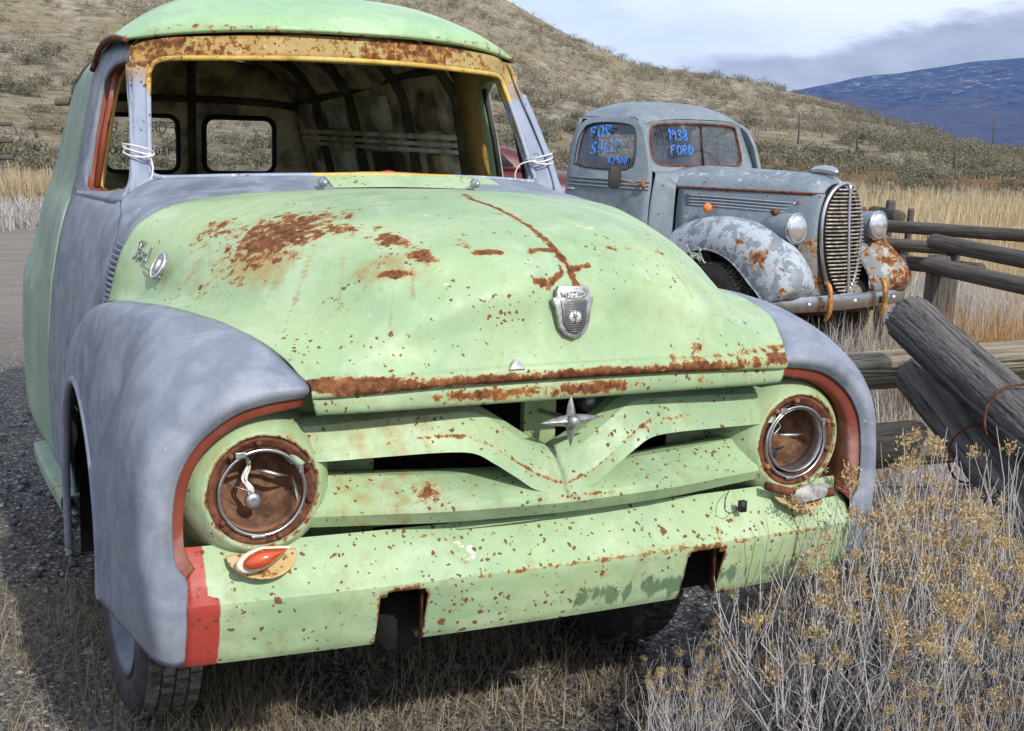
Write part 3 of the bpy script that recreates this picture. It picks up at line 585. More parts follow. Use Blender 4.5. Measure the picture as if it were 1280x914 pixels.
MB().add(*box((0, 2.5, .60), (1.55, 2.5, .03))).build('floor_pan', INNERD, truck)
MB().add(*loft([[(-.66, 1.34, 1.455), (0, 1.17, 1.475), (.66, 1.34, 1.455)], [(-.68, 1.48, 1.425), (0, 1.42, 1.43), (.68, 1.48, 1.425)], [(-.68, 1.50, 1.25), (0, 1.45, 1.25), (.68, 1.50, 1.25)], [(-.68, 1.40, .65), (0, 1.30, .65), (.68, 1.40, .65)]], 4, 6)).build('dashboard', INNERD, truck, solid=.005)
# ---- sill / running boards, rear fenders are part of the body skin
for s in (-1, 1):
    rb = MB().add(*loft([[(s*.82, 1.60, .455), (s*.82, 2.0, .46), (s*.82, 2.35, .47)], [(s*.90, 1.62, .452), (s*.905, 2.0, .458), (s*.90, 2.33, .468)], [(s*.912, 1.62, .440), (s*.918, 2.0, .448), (s*.912, 2.33, .458)], [(s*.905, 1.62, .395), (s*.91, 2.0, .40), (s*.905, 2.33, .41)], [(s*.85, 1.62, .385), (s*.85, 2.0, .39), (s*.85, 2.33, .40)]], 3, 4)).build('running_board', BODYG, truck, solid=.005)
    z0('stain', 'alt', 'pits')(rb); attr(rb, 'rust', lambda P: .6*blob(P, (s*.9, 1.75, .44), (.06, .12, .05))); attr(rb, 'bare', lambda P: .3*(P[:, 2] < .42))
    MB().add(*box((s*.80, 2.1, .50), (.02, .8, .20))).build('sill_panel', DARK, truck)
MB().add(*box((-.34, 1.9, .50), (.08, 3.6, .13))).add(*box((.34, 1.9, .50), (.08, 3.3, .13))).add(*box((0, .42, .50), (.8, .07, .10))).add(*box((0, 1.3, .48), (.8, .07, .10))).build('chassis_frame', DARK, truck)  # rails coloured near-black, shade painted in behind the pan notches

# ---- grille surround, bars, headlights
sur = MB()
pts_o = [(-.885, .72), (-.90, .80), (-.897, .88), (-.875, .95), (-.835, 1.01), (-.77, 1.055), (-.70, 1.075), (-.60, 1.085)]
for s in (-1, 1):
    X = [.885, .89, .885, .865, .825, .76]; Z = [.70, .80, .88, .95, 1.01, 1.06]
    V = []; F = []
    for x, z in zip(X, Z): V += [(s*x, .150, z), (s*.40, .150, z)]
    for i in range(5): F.append((2*i, 2*i+1, 2*i+3, 2*i+2))
    V += [(s*.60, .150, 1.085), (s*.40, .150, 1.085)]; F.append((10, 11, 13, 12)); sur.add(V, F)
sur.add(*box((0, .10, .905), (.085, .02, .37))).add(*box((0, .10, 1.075), (.86, .03, .02))).add(*box((0, .10, .76), (.86, .03, .03)))
sr = sur.build('grille_surround', GREEN_OLD, truck, smooth=False, solid=.004); z0('bare', 'alt')(sr); attr(sr, 'rust', lambda P: .22+.25*blob(P, (-.8, .085, .72), (.08, .1, .06))); attr(sr, 'stain', lambda P: .5+0*P[:, 0]); attr(sr, 'pits', lambda P: 2+0*P[:, 0])
MB().add(*box((0, .42, .86), (.98, .03, .50))).add(*box((0, .75, 1.0), (.5, .4, .5))).add(*box((0, .5, 1.12), (1.2, .6, .02))).build('radiator', DARK, truck)
MB().add(*tube([(-.30, .16, .98), (-.06, .20, 1.06)], .008, 6)).add(*tube([(.12, .2, 1.06), (.30, .18, .93)], .006, 6)).build('grille_brace', GREEN_OLD, sr); 
horn = MB().add(*tube(cr1([(.14, .16, 1.035), (.20, .14, 1.040), (.26, .12, 1.044), (.285, .11, 1.045)], 4), [.012, .014, .016, .018, .02, .022, .023, .024, .025, .024, .022, .018, .010], 12)).add(*tube([(.17, .18, .99), (.175, .16, .99), (.18, .12, .99)], [.03, .034, .03], 12)).build('horn', STEEL, truck)

def bar_attr(o, rfn=None):
    attr(o, 'rust', rfn if rfn else (lambda P: 0*P[:, 0])); z0('alt')(o)
    attr(o, 'stain', lambda P: .42+.22*np.exp(-((P[:, 0]+.45)/.16)**2)); attr(o, 'bare', lambda P: .12+0*P[:, 0]); attr(o, 'pits', lambda P: .9+0*P[:, 0])
# upper bar: stations centre -> end; each: back-top, top, crest, crease, bottom, back-bottom
U = [
 (0.0,  [(.060, .915), (.022, .912), (-.004, .893), (-.049, .845), (-.052, .829), (.03, .833)]),
 (.070, [(.060, .953), (.022, .950), (-.006, .930), (-.050, .871), (-.050, .834), (.03, .842)]),
 (.130, [(.065, .992), (.028, .989), (.000, .970), (-.040, .908), (-.048, .872), (.03, .885)]),
 (.185, [(.07, 1.024), (.035, 1.022), (.004, 1.005), (-.030, .945), (-.044, .908), (.03, .918)]),
 (.232, [(.075, 1.036), (.042, 1.035), (.010, 1.018), (-.022, .968), (-.040, .933), (.03, .938)]),
 (.300, [(.08, 1.034), (.050, 1.033), (.016, 1.016), (-.014, .972), (-.028, .938), (.035, .940)]),
 (.420, [(.09, 1.028), (.060, 1.027), (.026, 1.012), (-.002, .970), (-.014, .936), (.045, .938)]),
 (.540, [(.10, 1.020), (.070, 1.018), (.036, 1.006), (.008, .968), (-.004, .934), (.05, .936)]),
 (.640, [(.11, 1.014), (.080, 1.012), (.046, 1.001), (.016, .966), (.006, .933), (.06, .935)])]
for s in (-1, 1):
    st = []
    for x, q in U: st.append([(s*(x+(.0 if k != 3 else 0)), y, z) for k, (y, z) in enumerate(q)])
    # cross sections are lofted linearly over the section, smoothly along the bar
    A = np.array([cr1(np.array(st)[:, k], 6) for k in range(6)])           # 6, m, 3
    mb = MB(); m_ = A.shape[1]
    sect = []
    for k in range(5):
        nseg = 5; P0, P1 = A[k], A[k+1]
        for j in range(nseg): sect.append(P0+(P1-P0)*j/nseg)
    sect.append(A[5]); V = np.concatenate(sect); F = grid_faces(len(sect), m_)
    mb.add(V, F if s < 0 else [f[::-1] for f in F])
    ub = mb.build('upper_grille_bar', GREEN, truck, solid=.003, sharp=16)
    def ur(P, s=s):
        ax = np.abs(P[:, 0]); zc_ = np.interp(ax, [u[0] for u in U], [u[1][3][1] for u in U])
        r = np.exp(-((P[:, 2]-zc_)/.010)**2)*np.where((ax < .34), .58, .38)
        if s < 0: r = np.maximum(r, .50*blob(P, (-.41, 0, .975), (.028, .1, .05))); r = np.maximum(r, .34*blob(P, (-.52, 0, .97), (.06, .1, .05)))
        else: r = np.maximum(r, .42*blob(P, (.24, 0, .97), (.02, .1, .05)))
        return r
    bar_attr(ub, ur)
    attr_name = ub.data.attributes
# lower bar
LB = [(0, [(.07, .862), (.030, .858), (-.064, .822), (-.066, .806), (-.040, .776), (.02, .772)]), (.15, [(.07, .866), (.034, .862), (-.060, .824), (-.062, .808), (-.036, .777), (.02, .773)]),
      (.30, [(.08, .872), (.040, .868), (-.048, .824), (-.050, .809), (-.024, .778), (.03, .775)]), (.46, [(.09, .880), (.052, .877), (-.020, .824), (-.022, .811), (.0, .782), (.04, .78)]), (.62, [(.10, .890), (.066, .887), (.012, .824), (.011, .811), (.026, .786), (.05, .784)])]
full = [[(-x, y, z) for y, z in q] for x, q in LB[:0:-1]]+[[(x, y, z) for y, z in q] for x, q in LB]
A = [cr1(np.array(full)[:, k], 8) for k in range(6)]; sect = []
for k in range(5):
    for j in range(4): sect.append(A[k]+(A[k+1]-A[k])*j/4)
sect.append(A[5]); V = np.concatenate(sect); lb = MB().add(V, grid_faces(len(sect), len(A[0]))).build('lower_grille_bar', GREEN, truck, solid=.003, sharp=16)
bar_attr(lb, lambda P: np.maximum.reduce([.66*blob(P, (-.33, -.02, .845), (.05, .08, .03)), .60*blob(P, (.06, -.06, .818), (.11, .03, .007)), .30*np.exp(-((P[:, 2]-.812)/.008)**2), .5*pline(P, [(.32, .86), (.36, .868), (.44, .862)], .003, (0, 2))]))
brk = MB().add(*box((0, .035, .762), (.055, .03, .065))).build('grille_bracket', GREEN, lb, smooth=False, bevel=.003); bar_attr(brk, lambda P: .42*np.exp(-((P[:, 0]-.028)/.006)**2))

# star ornament
stm = MB(); sc_ = np.array([0.0, -.062, .998])
for ang_, L_ in ((0, .083), (90, .064), (180, .083), (270, .066)):
    a = R(ang_+2); d_ = np.array([math.cos(a), 0, math.sin(a)]); n_ = np.array([-math.sin(a), 0, math.cos(a)])
    V = [sc_+n_*.016, sc_+np.array([0, -.016, 0]), sc_-n_*.016, sc_+np.array([0, .012, 0]), sc_+d_*L_*.55+n_*.0095, sc_+d_*L_*.55+np.array([0, -.010, 0]), sc_+d_*L_*.55-n_*.0095, sc_+d_*L_*.55+np.array([0, .007, 0]), sc_+d_*L_]
    stm.add(V, [(0, 1, 5, 4), (1, 2, 6, 5), (2, 3, 7, 6), (3, 0, 4, 7), (4, 5, 8), (5, 6, 8), (6, 7, 8), (7, 4, 8)])
stm.add(*revolve([(0, -.026), (.008, -.025), (.014, -.019), (.016, -.010), (.014, .0), (0, .006)], sc_, 'y', 16)).add(*tube([sc_, sc_+np.array([0, .16, -.01])], .007, 6))
star = stm.build('grille_star', POT, truck, bevel=.0012)

# headlights
BUCK = simple('brown_bucket', (.16, .085, .05), .8, 0, .6, 22, .6, .004, .2)
for s in (-1, 1):
    hl_ = tag(empty('headlight', (s*.703, -.003, .880))); hl_.parent = truck
    pod = MB().add(*revolve([(.185, .155), (.175, .105), (.168, .075), (.156, .040), (.142, .016), (.130, .003), (.1235, -.002), (.1200, .001), (.1185, .010)], (0, 0, 0), 'y', 64)).build('headlight_pod', GREEN, hl_)
    attr(pod, 'rust', lambda P: .47*np.exp(-((np.hypot(P[:, 0], P[:, 2])-.122)/.0045)**2)+.12); z0('alt')(pod); attr(pod, 'pits', lambda P: .2+0*P[:, 0]); attr(pod, 'stain', lambda P: .55*np.exp(-((np.hypot(P[:, 0], P[:, 2])-.13)/.02)**2)); attr(pod, 'bare', lambda P: .1+0*P[:, 0])
    rg = MB().add(*revolve([(.1185, .008), (.114, .003), (.108, .006), (.102, .013), (.097, .015), (.094, .022), (.093, .030)], (0, 0, 0), 'y', 64)).build('bucket_ring', RUST, hl_)
    for a_ in (25, 95, 130, 215, 290, 345):
        q = (.107*math.cos(R(a_)), 0, .107*math.sin(R(a_))); MB().add(*revolve([(0, -.006), (.005, -.005), (.007, 0), (.007, .008)], q, 'y', 8)).build('ring_screw', RUSTL if s > 0 else RUST, rg)
    MB().add(*tube([(.0935*math.cos(a), .006, .0935*math.sin(a)-.004) for a in np.linspace(0, 2*math.pi, 49)], .0042, 8, caps=False)).build('retaining_ring', CHROME, hl_)
    for c_, z_ in (((-.048, .002, .083), (.022, .008, .012)), ((.083, .002, .045), (.010, .008, .020)), ((-.01, .002, -.098), (.03, .006, .006))): MB().add(*box(c_, z_)).build('adjuster_clip', STEEL, hl_, smooth=False, bevel=.001)
    bk = MB().add(*revolve([(.094, .020), (.093, .045), (.086, .075), (.070, .105), (.045, .122), (.0, .126)], (0, 0, 0), 'y', 48)).build('headlight_bucket', BUCK, hl_, solid=-.003)
    if s < 0:
        MB().add(*revolve([(0, .03), (.008, .029), (.017, .032), (.019, .040), (.012, .048), (0, .048)], (-.012, 0, -.028), 'y', 24)).build('lamp_socket', STEEL, hl_)
        wr = MB()
        for k in range(5):
            j = rng.normal(0, .004, 6); wr.add(*tube(cr1([(-.012+j[0], .04, -.022), (-.018+j[1], .035, .0), (-.024+j[2], .045, .02), (-.012+j[3], .07, .045), (-.016+j[4], .09, .07)], 4), .0022, 5))
        wr.build('wiring', WHITEWIRE, hl_)
        MB().add(*tube([(-.07, .05, .012), (-.02, .03, -.005), (0, .04, -.03)], .0012, 4)).add(*tube([(.0, .06, .033), (.02, .05, .030), (.045, .045, .022), (.07, .05, .016)], [.002, .005, .005, .002], 6)).build('lamp_spring', STEEL, hl_)
    else:
        MB().add(*revolve([(.082, .008), (.084, .03), (.084, .07)], (0.004, 0, 0), 'y', 40)).build('lamp_seat', STEEL, hl_, solid=.002)
        MB().add(*revolve([(0, .04), (.016, .042), (.018, .07), (0, .07)], (-.045, 0, -.04), 'y', 16)).build('lamp_socket', BLACK, hl_)
        MB().add(*tube(cr1([(-.045, .05, -.03), (-.055, .03, .01), (-.03, .035, .035), (-.04, .06, .05)], 4), .002, 5)).add(*tube([(-.035, .03, .012), (.02, .03, .008), (.05, .04, .006)], [.004, .004, .0015], 6)).build('lamp_spring', STEEL, hl_)

# ---- front pan with two notches
def pan_y(x, row):   # row: y of profile bowed forward at the centre
    return -.028*(1-(x/.873)**2)
PP = [(.050, .752), (.040, .757), (-.022, .672), (-.036, .657), (-.035, .645), (-.022, .59), (-.002, .530), (.006, .516), (.035, .508), (.06, .512)]
xs = sorted(set(list(np.round(np.linspace(-.873, .873, 98), 4))+[-.457, -.344, .344, .457]))
V = []; prow = []
for k, (y, z) in enumerate(PP[:-1]):
    n_ = 5 if k in (1, 4, 5) else 2
    for j in range(n_): t_ = j/n_; prow.append((y+(PP[k+1][0]-y)*t_, z+(PP[k+1][1]-z)*t_))
prow.append(PP[-1])
for y, z in prow:
    for x in xs: V.append((x, y+pan_y(x, 0), z-.004*(1-(x/.873)**2)))
nx = len(xs)
def hole(i, j):
    z = (prow[i][1]+prow[i+1][1])/2; x = (xs[j]+xs[j+1])/2; ax = abs(x)
    return .344 < ax < .457 and z < .648 and not (z > .636 and (ax < .353 or ax > .448))
pan = MB().add(V, grid_faces(len(prow), nx, holes=hole)).build('front_pan', GREEN, truck, solid=.006, sharp=16)
def pan_rust(P):
    ax = np.abs(P[:, 0]); dz = np.maximum(np.maximum(.344-ax, ax-.457), P[:, 2]-.648)
    r = .56*np.exp(-(np.clip(dz, 0, 1)/.010)**2)
    r = np.maximum(r, .50*np.exp(-((P[:, 2]-.652)/.010)**2)*((P[:, 0] > -.33) & (P[:, 0] < .75)))
    r = np.maximum(r, .46*blob(P, (.33, -.05, .655), (.10, .1, .02))); r = np.maximum(r, .5*blob(P, (-.25, -.04, .68), (.03, .06, .015)))
    for c_, rr_ in (((.02, .54), (.006, .02)), ((.12, .56), (.006, .02)), ((.1, .62), (.012, .02)), ((-.56, .56), (.006, .02)), ((.44, .67), (.014, .03)), ((-.33, .735), (.035, .006))): r = np.maximum(r, .6*np.exp(-((P[:, 0]-c_[0])/rr_[0])**2-((P[:, 2]-c_[1])/rr_[1])**2))
    r = np.maximum(r, .58*pline(P, [(-.575, .545), (-.555, .585)], .0035, (0, 2)))
    r = np.maximum(r, .36*np.exp(-((P[:, 2]-.522)/.007)**2)*(P[:, 0] < .1))
    return r
attr(pan, 'rust', pan_rust); attr(pan, 'alt', lambda P: np.clip((-.806-P[:, 0])*22+.5+(P[:, 2] > .665)*(-.45), 0, 1)); attr(pan, 'pits', lambda P: .9+.6*((P[:, 2] > .64))); attr(pan, 'stain', lambda P: .55*np.maximum(np.exp(-((P[:, 0]+.68)/.03)**2), np.exp(-((P[:, 0]+.52)/.02)**2)))
attr(pan, 'bare', lambda P: np.maximum.reduce([.9*blob(P, (-.235, -.03, .692), (.022, .04, .016)), .5*blob(P, (-.25, .0, .72), (.03, .04, .008)), .3*blob(P, (-.78, -.02, .62), (.02, .1, .04))]))
# dark green weathered smudges low on the right half of the pan
ns = [n for n in GREEN.node_tree.nodes if n.type == 'BSDF_PRINCIPLED'][0]
tt = NT(GREEN.node_tree); src = ns.inputs['Base Color'].links[0].from_socket
sm = tt.ramp(tt.math('ADD', tt.attr('smudge'), tt.math('MULTIPLY', tt.math('SUBTRACT', tt.noise(tt.vmul(tt.obj(), (2.2, 1, .8)), 14, 6, .6, .5), .5), 1.6)), .48, .62)
tt.l.new(tt.mix(tt.math('MULTIPLY', sm, .72), src, (.045, .115, .055)), ns.inputs['Base Color'])
attr(pan, 'smudge', lambda P: .66*np.exp(-((P[:, 2]-.560)/.040)**2)*np.clip((P[:, 0]+.10)*6, 0, 1)*np.clip((.62-P[:, 0])*8, 0, 1))
for s in (-1, 1):
    # notch side walls
    MB().add(*box((s*.3437, -.020, .578), (.003, .022, .128))).add(*box((s*.4573, -.012, .578), (.003, .022, .128))).add(*box((s*.40, -.012, .6485), (.11, .022, .003))).build('notch_flange', RUST, pan)
    # indicator plate under each lamp
    pl = MB().add(*loft([[(s*(.708+.076*math.cos(a)*k), .01-.056*max(0, math.sin(-a))*k-.012*k, .747+(.036*math.sin(a) if math.sin(a) < 0 else .01*math.sin(a))*k*1.1) for a in np.linspace(math.pi*.98, 2.02*math.pi, 9)] for k in (.05, .5, .85, 1.0)], 2, 3)).build('indicator_plate', CREAM, truck, solid=.004)
    attr(pl, 'rust', lambda P: .40+.1*np.sin(P[:, 0]*60)); z0('alt', 'stain')(pl); attr(pl, 'bare', lambda P: .2+0*P[:, 0]); attr(pl, 'pits', lambda P: 2+0*P[:, 0])
def teardrop(k=1.0, n=28):
    P = []
    for i in range(n):
        a = 2*math.pi*i/n; r = 1.0
        x = math.cos(a); y = math.sin(a)*(1-.0*x)
        x2 = x*.050-.0; wdt = .023*(1-.38*(x+1)/2)*(1 if x < .2 else math.sqrt(max(0, 1-((x-.2)/.8)**2))*1.0 if False else 1)
        P.append((x2*k, y*wdt*k*(1-.55*max(0, x))))
    return P
o_ = np.array([-.716, -.060, .755]); uu = np.array([.965, .08, .25]); vv = np.array([-.24, .28, .93])
lay = MB(); loops = []
tl = tag(empty('turn_signal', (0, 0, 0))); tl.parent = truck
nn = np.cross(uu, vv); nn /= np.linalg.norm(nn); nn = -nn if nn[1] > 0 else nn
def dome(scale, h0, hs):
    rows = []
    for k, h in hs: rows.append([o_+uu*p[0]*k*scale+vv*p[1]*k*scale+nn*(h0+h) for p in teardrop()])
    V = np.concatenate(rows+[[o_+nn*(h0+hs[-1][1]+.001)]]); n = 28; F = grid_faces(len(rows), n, closed=True); L = len(V)-1; b0 = (len(rows)-1)*n
    F += [(b0+i, b0+(i+1) % n, L) for i in range(n)]; return V, F
MB().add(*dome(1.22, -.016, [(1.0, 0), (1.02, .010), (.96, .016), (.88, .018), (.5, .017)])).build('signal_housing', CREAM, tl)
for n_ in ALL: attr(tl.children[0], n_, (lambda P: .9+0*P[:, 0]) if n_ == 'bare' else (lambda P: 0*P[:, 0]))
MB().add(*dome(1.0, .0, [(1.0, 0), (1.0, .010), (.93, .018), (.75, .026), (.5, .031), (.2, .033)])).build('signal_lens', AMBERRED, tl)
# the other side: bare bracket with holes and a dangling wire
MB().add(*tube(cr1([(.60, -.02, .775), (.66, -.03, .757), (.72, -.045, .745), (.80, -.04, .745)], 4), .012, 6)).build('signal_bracket', RUST, truck)
sb = MB().add(*extrude_poly([(-.055, 0), (-.045, .018), (0, .026), (.045, .02), (.055, 0), (.04, -.018), (-.04, -.018)], (.715, -.055, .752), (1, 0, .1), (0, .3, .95), .006)).build('signal_backplate', simple('oxidised_zinc', (.30, .29, .27), .7, .2, .5, 40, .4), truck, bevel=.002)
MB().add(*tube(cr1([(.50, -.0, .765), (.47, -.03, .76), (.455, -.05, .735), (.475, -.055, .725), (.50, -.045, .735)], 5), .0014, 4)).add(*box((.515, -.04, .735), (.018, .014, .028))).build('loose_connector', BLACK, truck)
MB().add(*loft([[(-.28, .05, .772), (-.1, .04, .765), (.0, .035, .762)], [(-.25, -.0, .745), (-.1, -.012, .750), (.0, -.01, .752)]], 2, 4)).build('bent_tray', GREEN_OLD, truck, solid=.003); o = truck.children[-1]
for n_ in ALL: attr(o, n_, lambda P: .1+0*P[:, 0])
MB().add(*extrude_poly([(-.018, 0), (-.004, .022), (.004, .022), (.022, 0)], (-.155, -.082, 1.128), (1, 0, 0), (0, .25, .97), .008)).build('torn_metal_tab', STEEL, truck, smooth=False)

MB().add(*box((0, .17, .60), (1.5, .02, .29))).build('pan_shade_panel', DARK, truck)  # added near-black sheet so the pan notches and the gap above read shaded
# ---- wheels
DULLRIM = simple('dull_blue_rim', (.10, .115, .15), .35, .35, .3, 14)
def wheel(x, y, s, name='wheel', sink=.02, rad=.365, parent=None, w=.17, hub=True):
    e = tag(empty(name, (x, y, rad-sink))); e.parent = parent
    h = w/2; pr = [(rad*.66, s*h*.75), (rad*.70, s*h*.95), (rad*.80, s*h*1.08), (rad*.90, s*h*1.02), (rad*.965, s*h*.86), (rad, s*h*.55), (rad*1.004, 0), (rad, -s*h*.55), (rad*.965, -s*h*.86), (rad*.88, -s*h*1.03), (rad*.75, -s*h*1.0), (rad*.66, -s*h*.75)]
    tm = MB().add(*revolve(pr, (0, 0, 0), 'x', 64)); ty = tm.build('tyre', TYRE, e)
    tr = MB()
    for k in range(64):
        a = 2*math.pi*k/64
        for j, off in enumerate((-.055, -.018, .018, .055)):
            aa_ = a+(.03 if j % 2 else -.02); V, F = box((0, 0, 0), (.030, .026, .012)); V = V+np.array([off, 0, rad*1.004-abs(off)*.06]); ca, sa = math.cos(aa_), math.sin(aa_)
            V = np.stack([V[:, 0], V[:, 1]*ca-V[:, 2]*sa, V[:, 1]*sa+V[:, 2]*ca], 1); tr.add(V, F)
    tr.build('tread', DUSTY, ty, smooth=False)
    MB().add(*revolve([(rad*.67, s*h*.72), (rad*.685, s*h*.95), (rad*.665, s*h*1.0), (rad*.63, s*h*.85), (rad*.60, s*h*.45), (rad*.48, s*h*.30), (rad*.30, s*h*.55), (rad*.28, s*h*.80), (rad*.12, s*h*.95), (0, s*h*.98)], (0, 0, 0), 'x', 48)).build('rim', DULLRIM if hub else RUST, e)
    return e
wheel(-.755, 1.0, -1, parent=truck); wheel(.755, 1.0, 1, parent=truck); wheel(-.66, 3.1, -1, parent=truck); wheel(.66, 3.1, 1, parent=truck)

# ---- lettering helpers (hand strokes)
GL = {'F': [[(0, 0), (0, 1)], [(0, 1), (.6, 1)], [(0, .52), (.45, .55)]], 'O': [[(.3, 1), (.05, .8), (0, .4), (.15, .05), (.45, 0), (.65, .4), (.55, .85), (.3, 1)]],
      'R': [[(0, 0), (0, 1)], [(0, 1), (.5, .95), (.55, .65), (.1, .5)], [(.1, .5), (.6, 0)]], 'S': [[(.6, .9), (.3, 1), (.05, .8), (.15, .55), (.5, .4), (.5, .1), (.2, 0), (-.05, .12)]],
      'A': [[(0, 0), (.3, 1), (.6, 0)], [(.1, .4), (.5, .38)]], 'L': [[(0, 1), (0, .02), (.5, 0)]], 'E': [[(.55, 1), (0, .98), (0, .02), (.55, 0)], [(0, .5), (.45, .52)]], '!': [[(.15, 1), (.12, .35)], [(.11, .08), (.12, .0)]],
      'D': [[(0, 0), (0, 1)], [(0, 1), (.45, .9), (.62, .5), (.4, .1), (0, 0)]], '1': [[(.1, .8), (.3, 1), (.28, 0)]], '9': [[(.5, .75), (.3, 1), (.05, .8), (.15, .55), (.5, .7), (.48, 0)]], '3': [[(.05, .9), (.35, 1), (.5, .78), (.2, .55), (.52, .35), (.35, .02), (0, .08)]],
      '8': [[(.3, .52), (.08, .75), (.3, 1), (.5, .78), (.3, .52), (.02, .25), (.28, 0), (.55, .25), (.3, .52)]], '$': [[(.55, .85), (.3, .95), (.08, .75), (.5, .35), (.3, .08), (0, .15)], [(.3, 1.1), (.28, -.1)]], '2': [[(.05, .8), (.3, 1), (.52, .75), (.0, .0), (.6, .02)]], '0': [[(.3, 1), (.05, .7), (.08, .2), (.3, 0), (.5, .3), (.5, .75), (.3, 1)]]}
def lettering(mb, text, o, u, v, h, rad, adv=.85, jit=.04):
    o, u, v = map(lambda q: np.array(q, float), (o, u, v)); x = 0
    for ch_ in text:
        if ch_ == ' ': x += .6; continue
        for stq in GL[ch_]:
            P = np.array([o+u*(x+a+rng.normal(0, jit*.5))*h+v*(b+rng.normal(0, jit))*h for a, b in stq]); 
            if len(P) > 2: P = cr1(P, 4)
            mb.add(*tube(P, rad, 5))
        x += adv*(.68 if ch_ in '!1' else 1)
# reversed writing on the rear window (painted on the outside)
mb = MB(); YW = BYW+.0
lettering(mb, 'FOR', (-.072, YW, 1.575), (-1, 0, 0), (0, 0, 1), .050, .0026); lettering(mb, 'SAL', (-.205, YW, 1.578), (-1, 0, 0), (0, 0, 1), .048, .0026); lettering(mb, 'E!', (-.345, YW, 1.575), (-1, 0, 0), (0, 0, 1), .048, .0026)
lettering(mb, '9800', (-.085, YW, 1.475), (-1, 0, 0), (0, 0, 1), .036, .0026); lettering(mb, '0OO', (-.29, YW, 1.475), (-1, 0, 0), (0, 0, 1), .036, .0026)
mb.build('window_writing', GREENPEN, back)

# crest emblem on the nose
eo = np.array([0.0, -.046, 1.245]); nrm_t = .10
eu, ev = (1.14, 0, 0), (0, nrm_t*1.6, 1.02)
def epoly(P, k, d, m, name, par, off=0): return MB().add(*extrude_poly([(a*k, b*k) for a, b in P], eo+np.array([0, -off, 0]), eu, ev, d)).build(name, m, par, bevel=.001)
sh = [(-.032, .058), (.032, .058), (.036, .050), (.036, .036), (.046, .032), (.044, .020), (.040, .012), (.033, -.030), (.022, -.048), (0, -.058), (-.022, -.048), (-.033, -.030), (-.040, .012), (-.044, .020), (-.046, .032), (-.036, .036), (-.036, .050)]
crest = epoly(sh, 1.0, .012, POT, 'crest_emblem', truck, .0)
inner = epoly([(-.029, .026), (.029, .026), (.026, -.024), (.016, -.042), (0, -.048), (-.016, -.042), (-.026, -.024)], 1, .015, simple('crest_enamel', (.10, .10, .105), .4, .5), 'crest_field', crest)
epoly([(-.027, .052), (.027, .052), (.030, .044), (.027, .034), (-.027, .034), (-.030, .044)], 1, .0145, POT, 'crest_banner', crest)
SCR = [[(0, .95), (.05, .55), (.02, .1), (-.12, .0)], [(-.18, .85), (.0, 1.02), (.3, .95), (.42, 1.02)], [(-.02, .55), (.22, .58)], [(.42, .45), (.3, .3), (.36, .05), (.52, .1), (.56, .35), (.42, .45), (.66, .5)], [(.72, .45), (.74, .1)], [(.73, .3), (.84, .48), (.94, .42)], [(1.22, .42), (1.06, .42), (1.0, .15), (1.12, .04), (1.24, .2)], [(1.30, 1.0), (1.23, .4), (1.26, .06), (1.36, .08)]]
def script(mb, o, u, v, h, rad):
    o, u, v = map(lambda q: np.array(q, float), (o, u, v))
    for stq in SCR:
        P = cr1(np.array([o+u*a*h+v*b*h for a, b in stq]), 4) if len(stq) > 2 else np.array([o+u*a*h+v*b*h for a, b in stq]); mb.add(*tube(P, rad, 5))
mb = MB(); script(mb, eo+np.array([-.017, -.0150, .037]), eu, (0, .16, .987), .0150, .0012)
mb.add(*tube([eo+np.array([.0255*math.cos(a), -.0148+.16*.0, .0435+.0072*math.sin(a)]) for a in np.linspace(0, 2*math.pi, 25)], .0008, 4, caps=False)).build('crest_script', BRIGHT, crest)
gm = MB(); P = []
for k in range(32): a = 2*math.pi*k/32; r_ = .0150 if k % 2 else .0118; P.append((r_*math.cos(a), r_*math.sin(a)-.008))
gm.add(*extrude_poly(P, eo+np.array([0, -.0148, 0]), eu, ev, .003)); gm.build('crest_gear', BRIGHT, crest)
MB().add(*extrude_poly([(-.004, .0085), (.005, .0085), (.001, -.003), (.006, -.003), (-.004, -.024), (-.001, -.010), (-.006, -.010)], eo+np.array([0, -.0180, 0]), eu, ev, .002)).build('crest_bolt', POT, crest)
lm = MB()
for k in range(13): z = .022-k*.0052; hw = np.interp(z, [-.048, -.04, -.024, .026], [.002, .015, .024, .027]); lm.add(*tube([eo+np.array([-hw, -.0165+z*.16, z]), eo+np.array([hw, -.0165+z*.16, z])], .0008, 4))
lm.build('crest_lines', POT, crest)
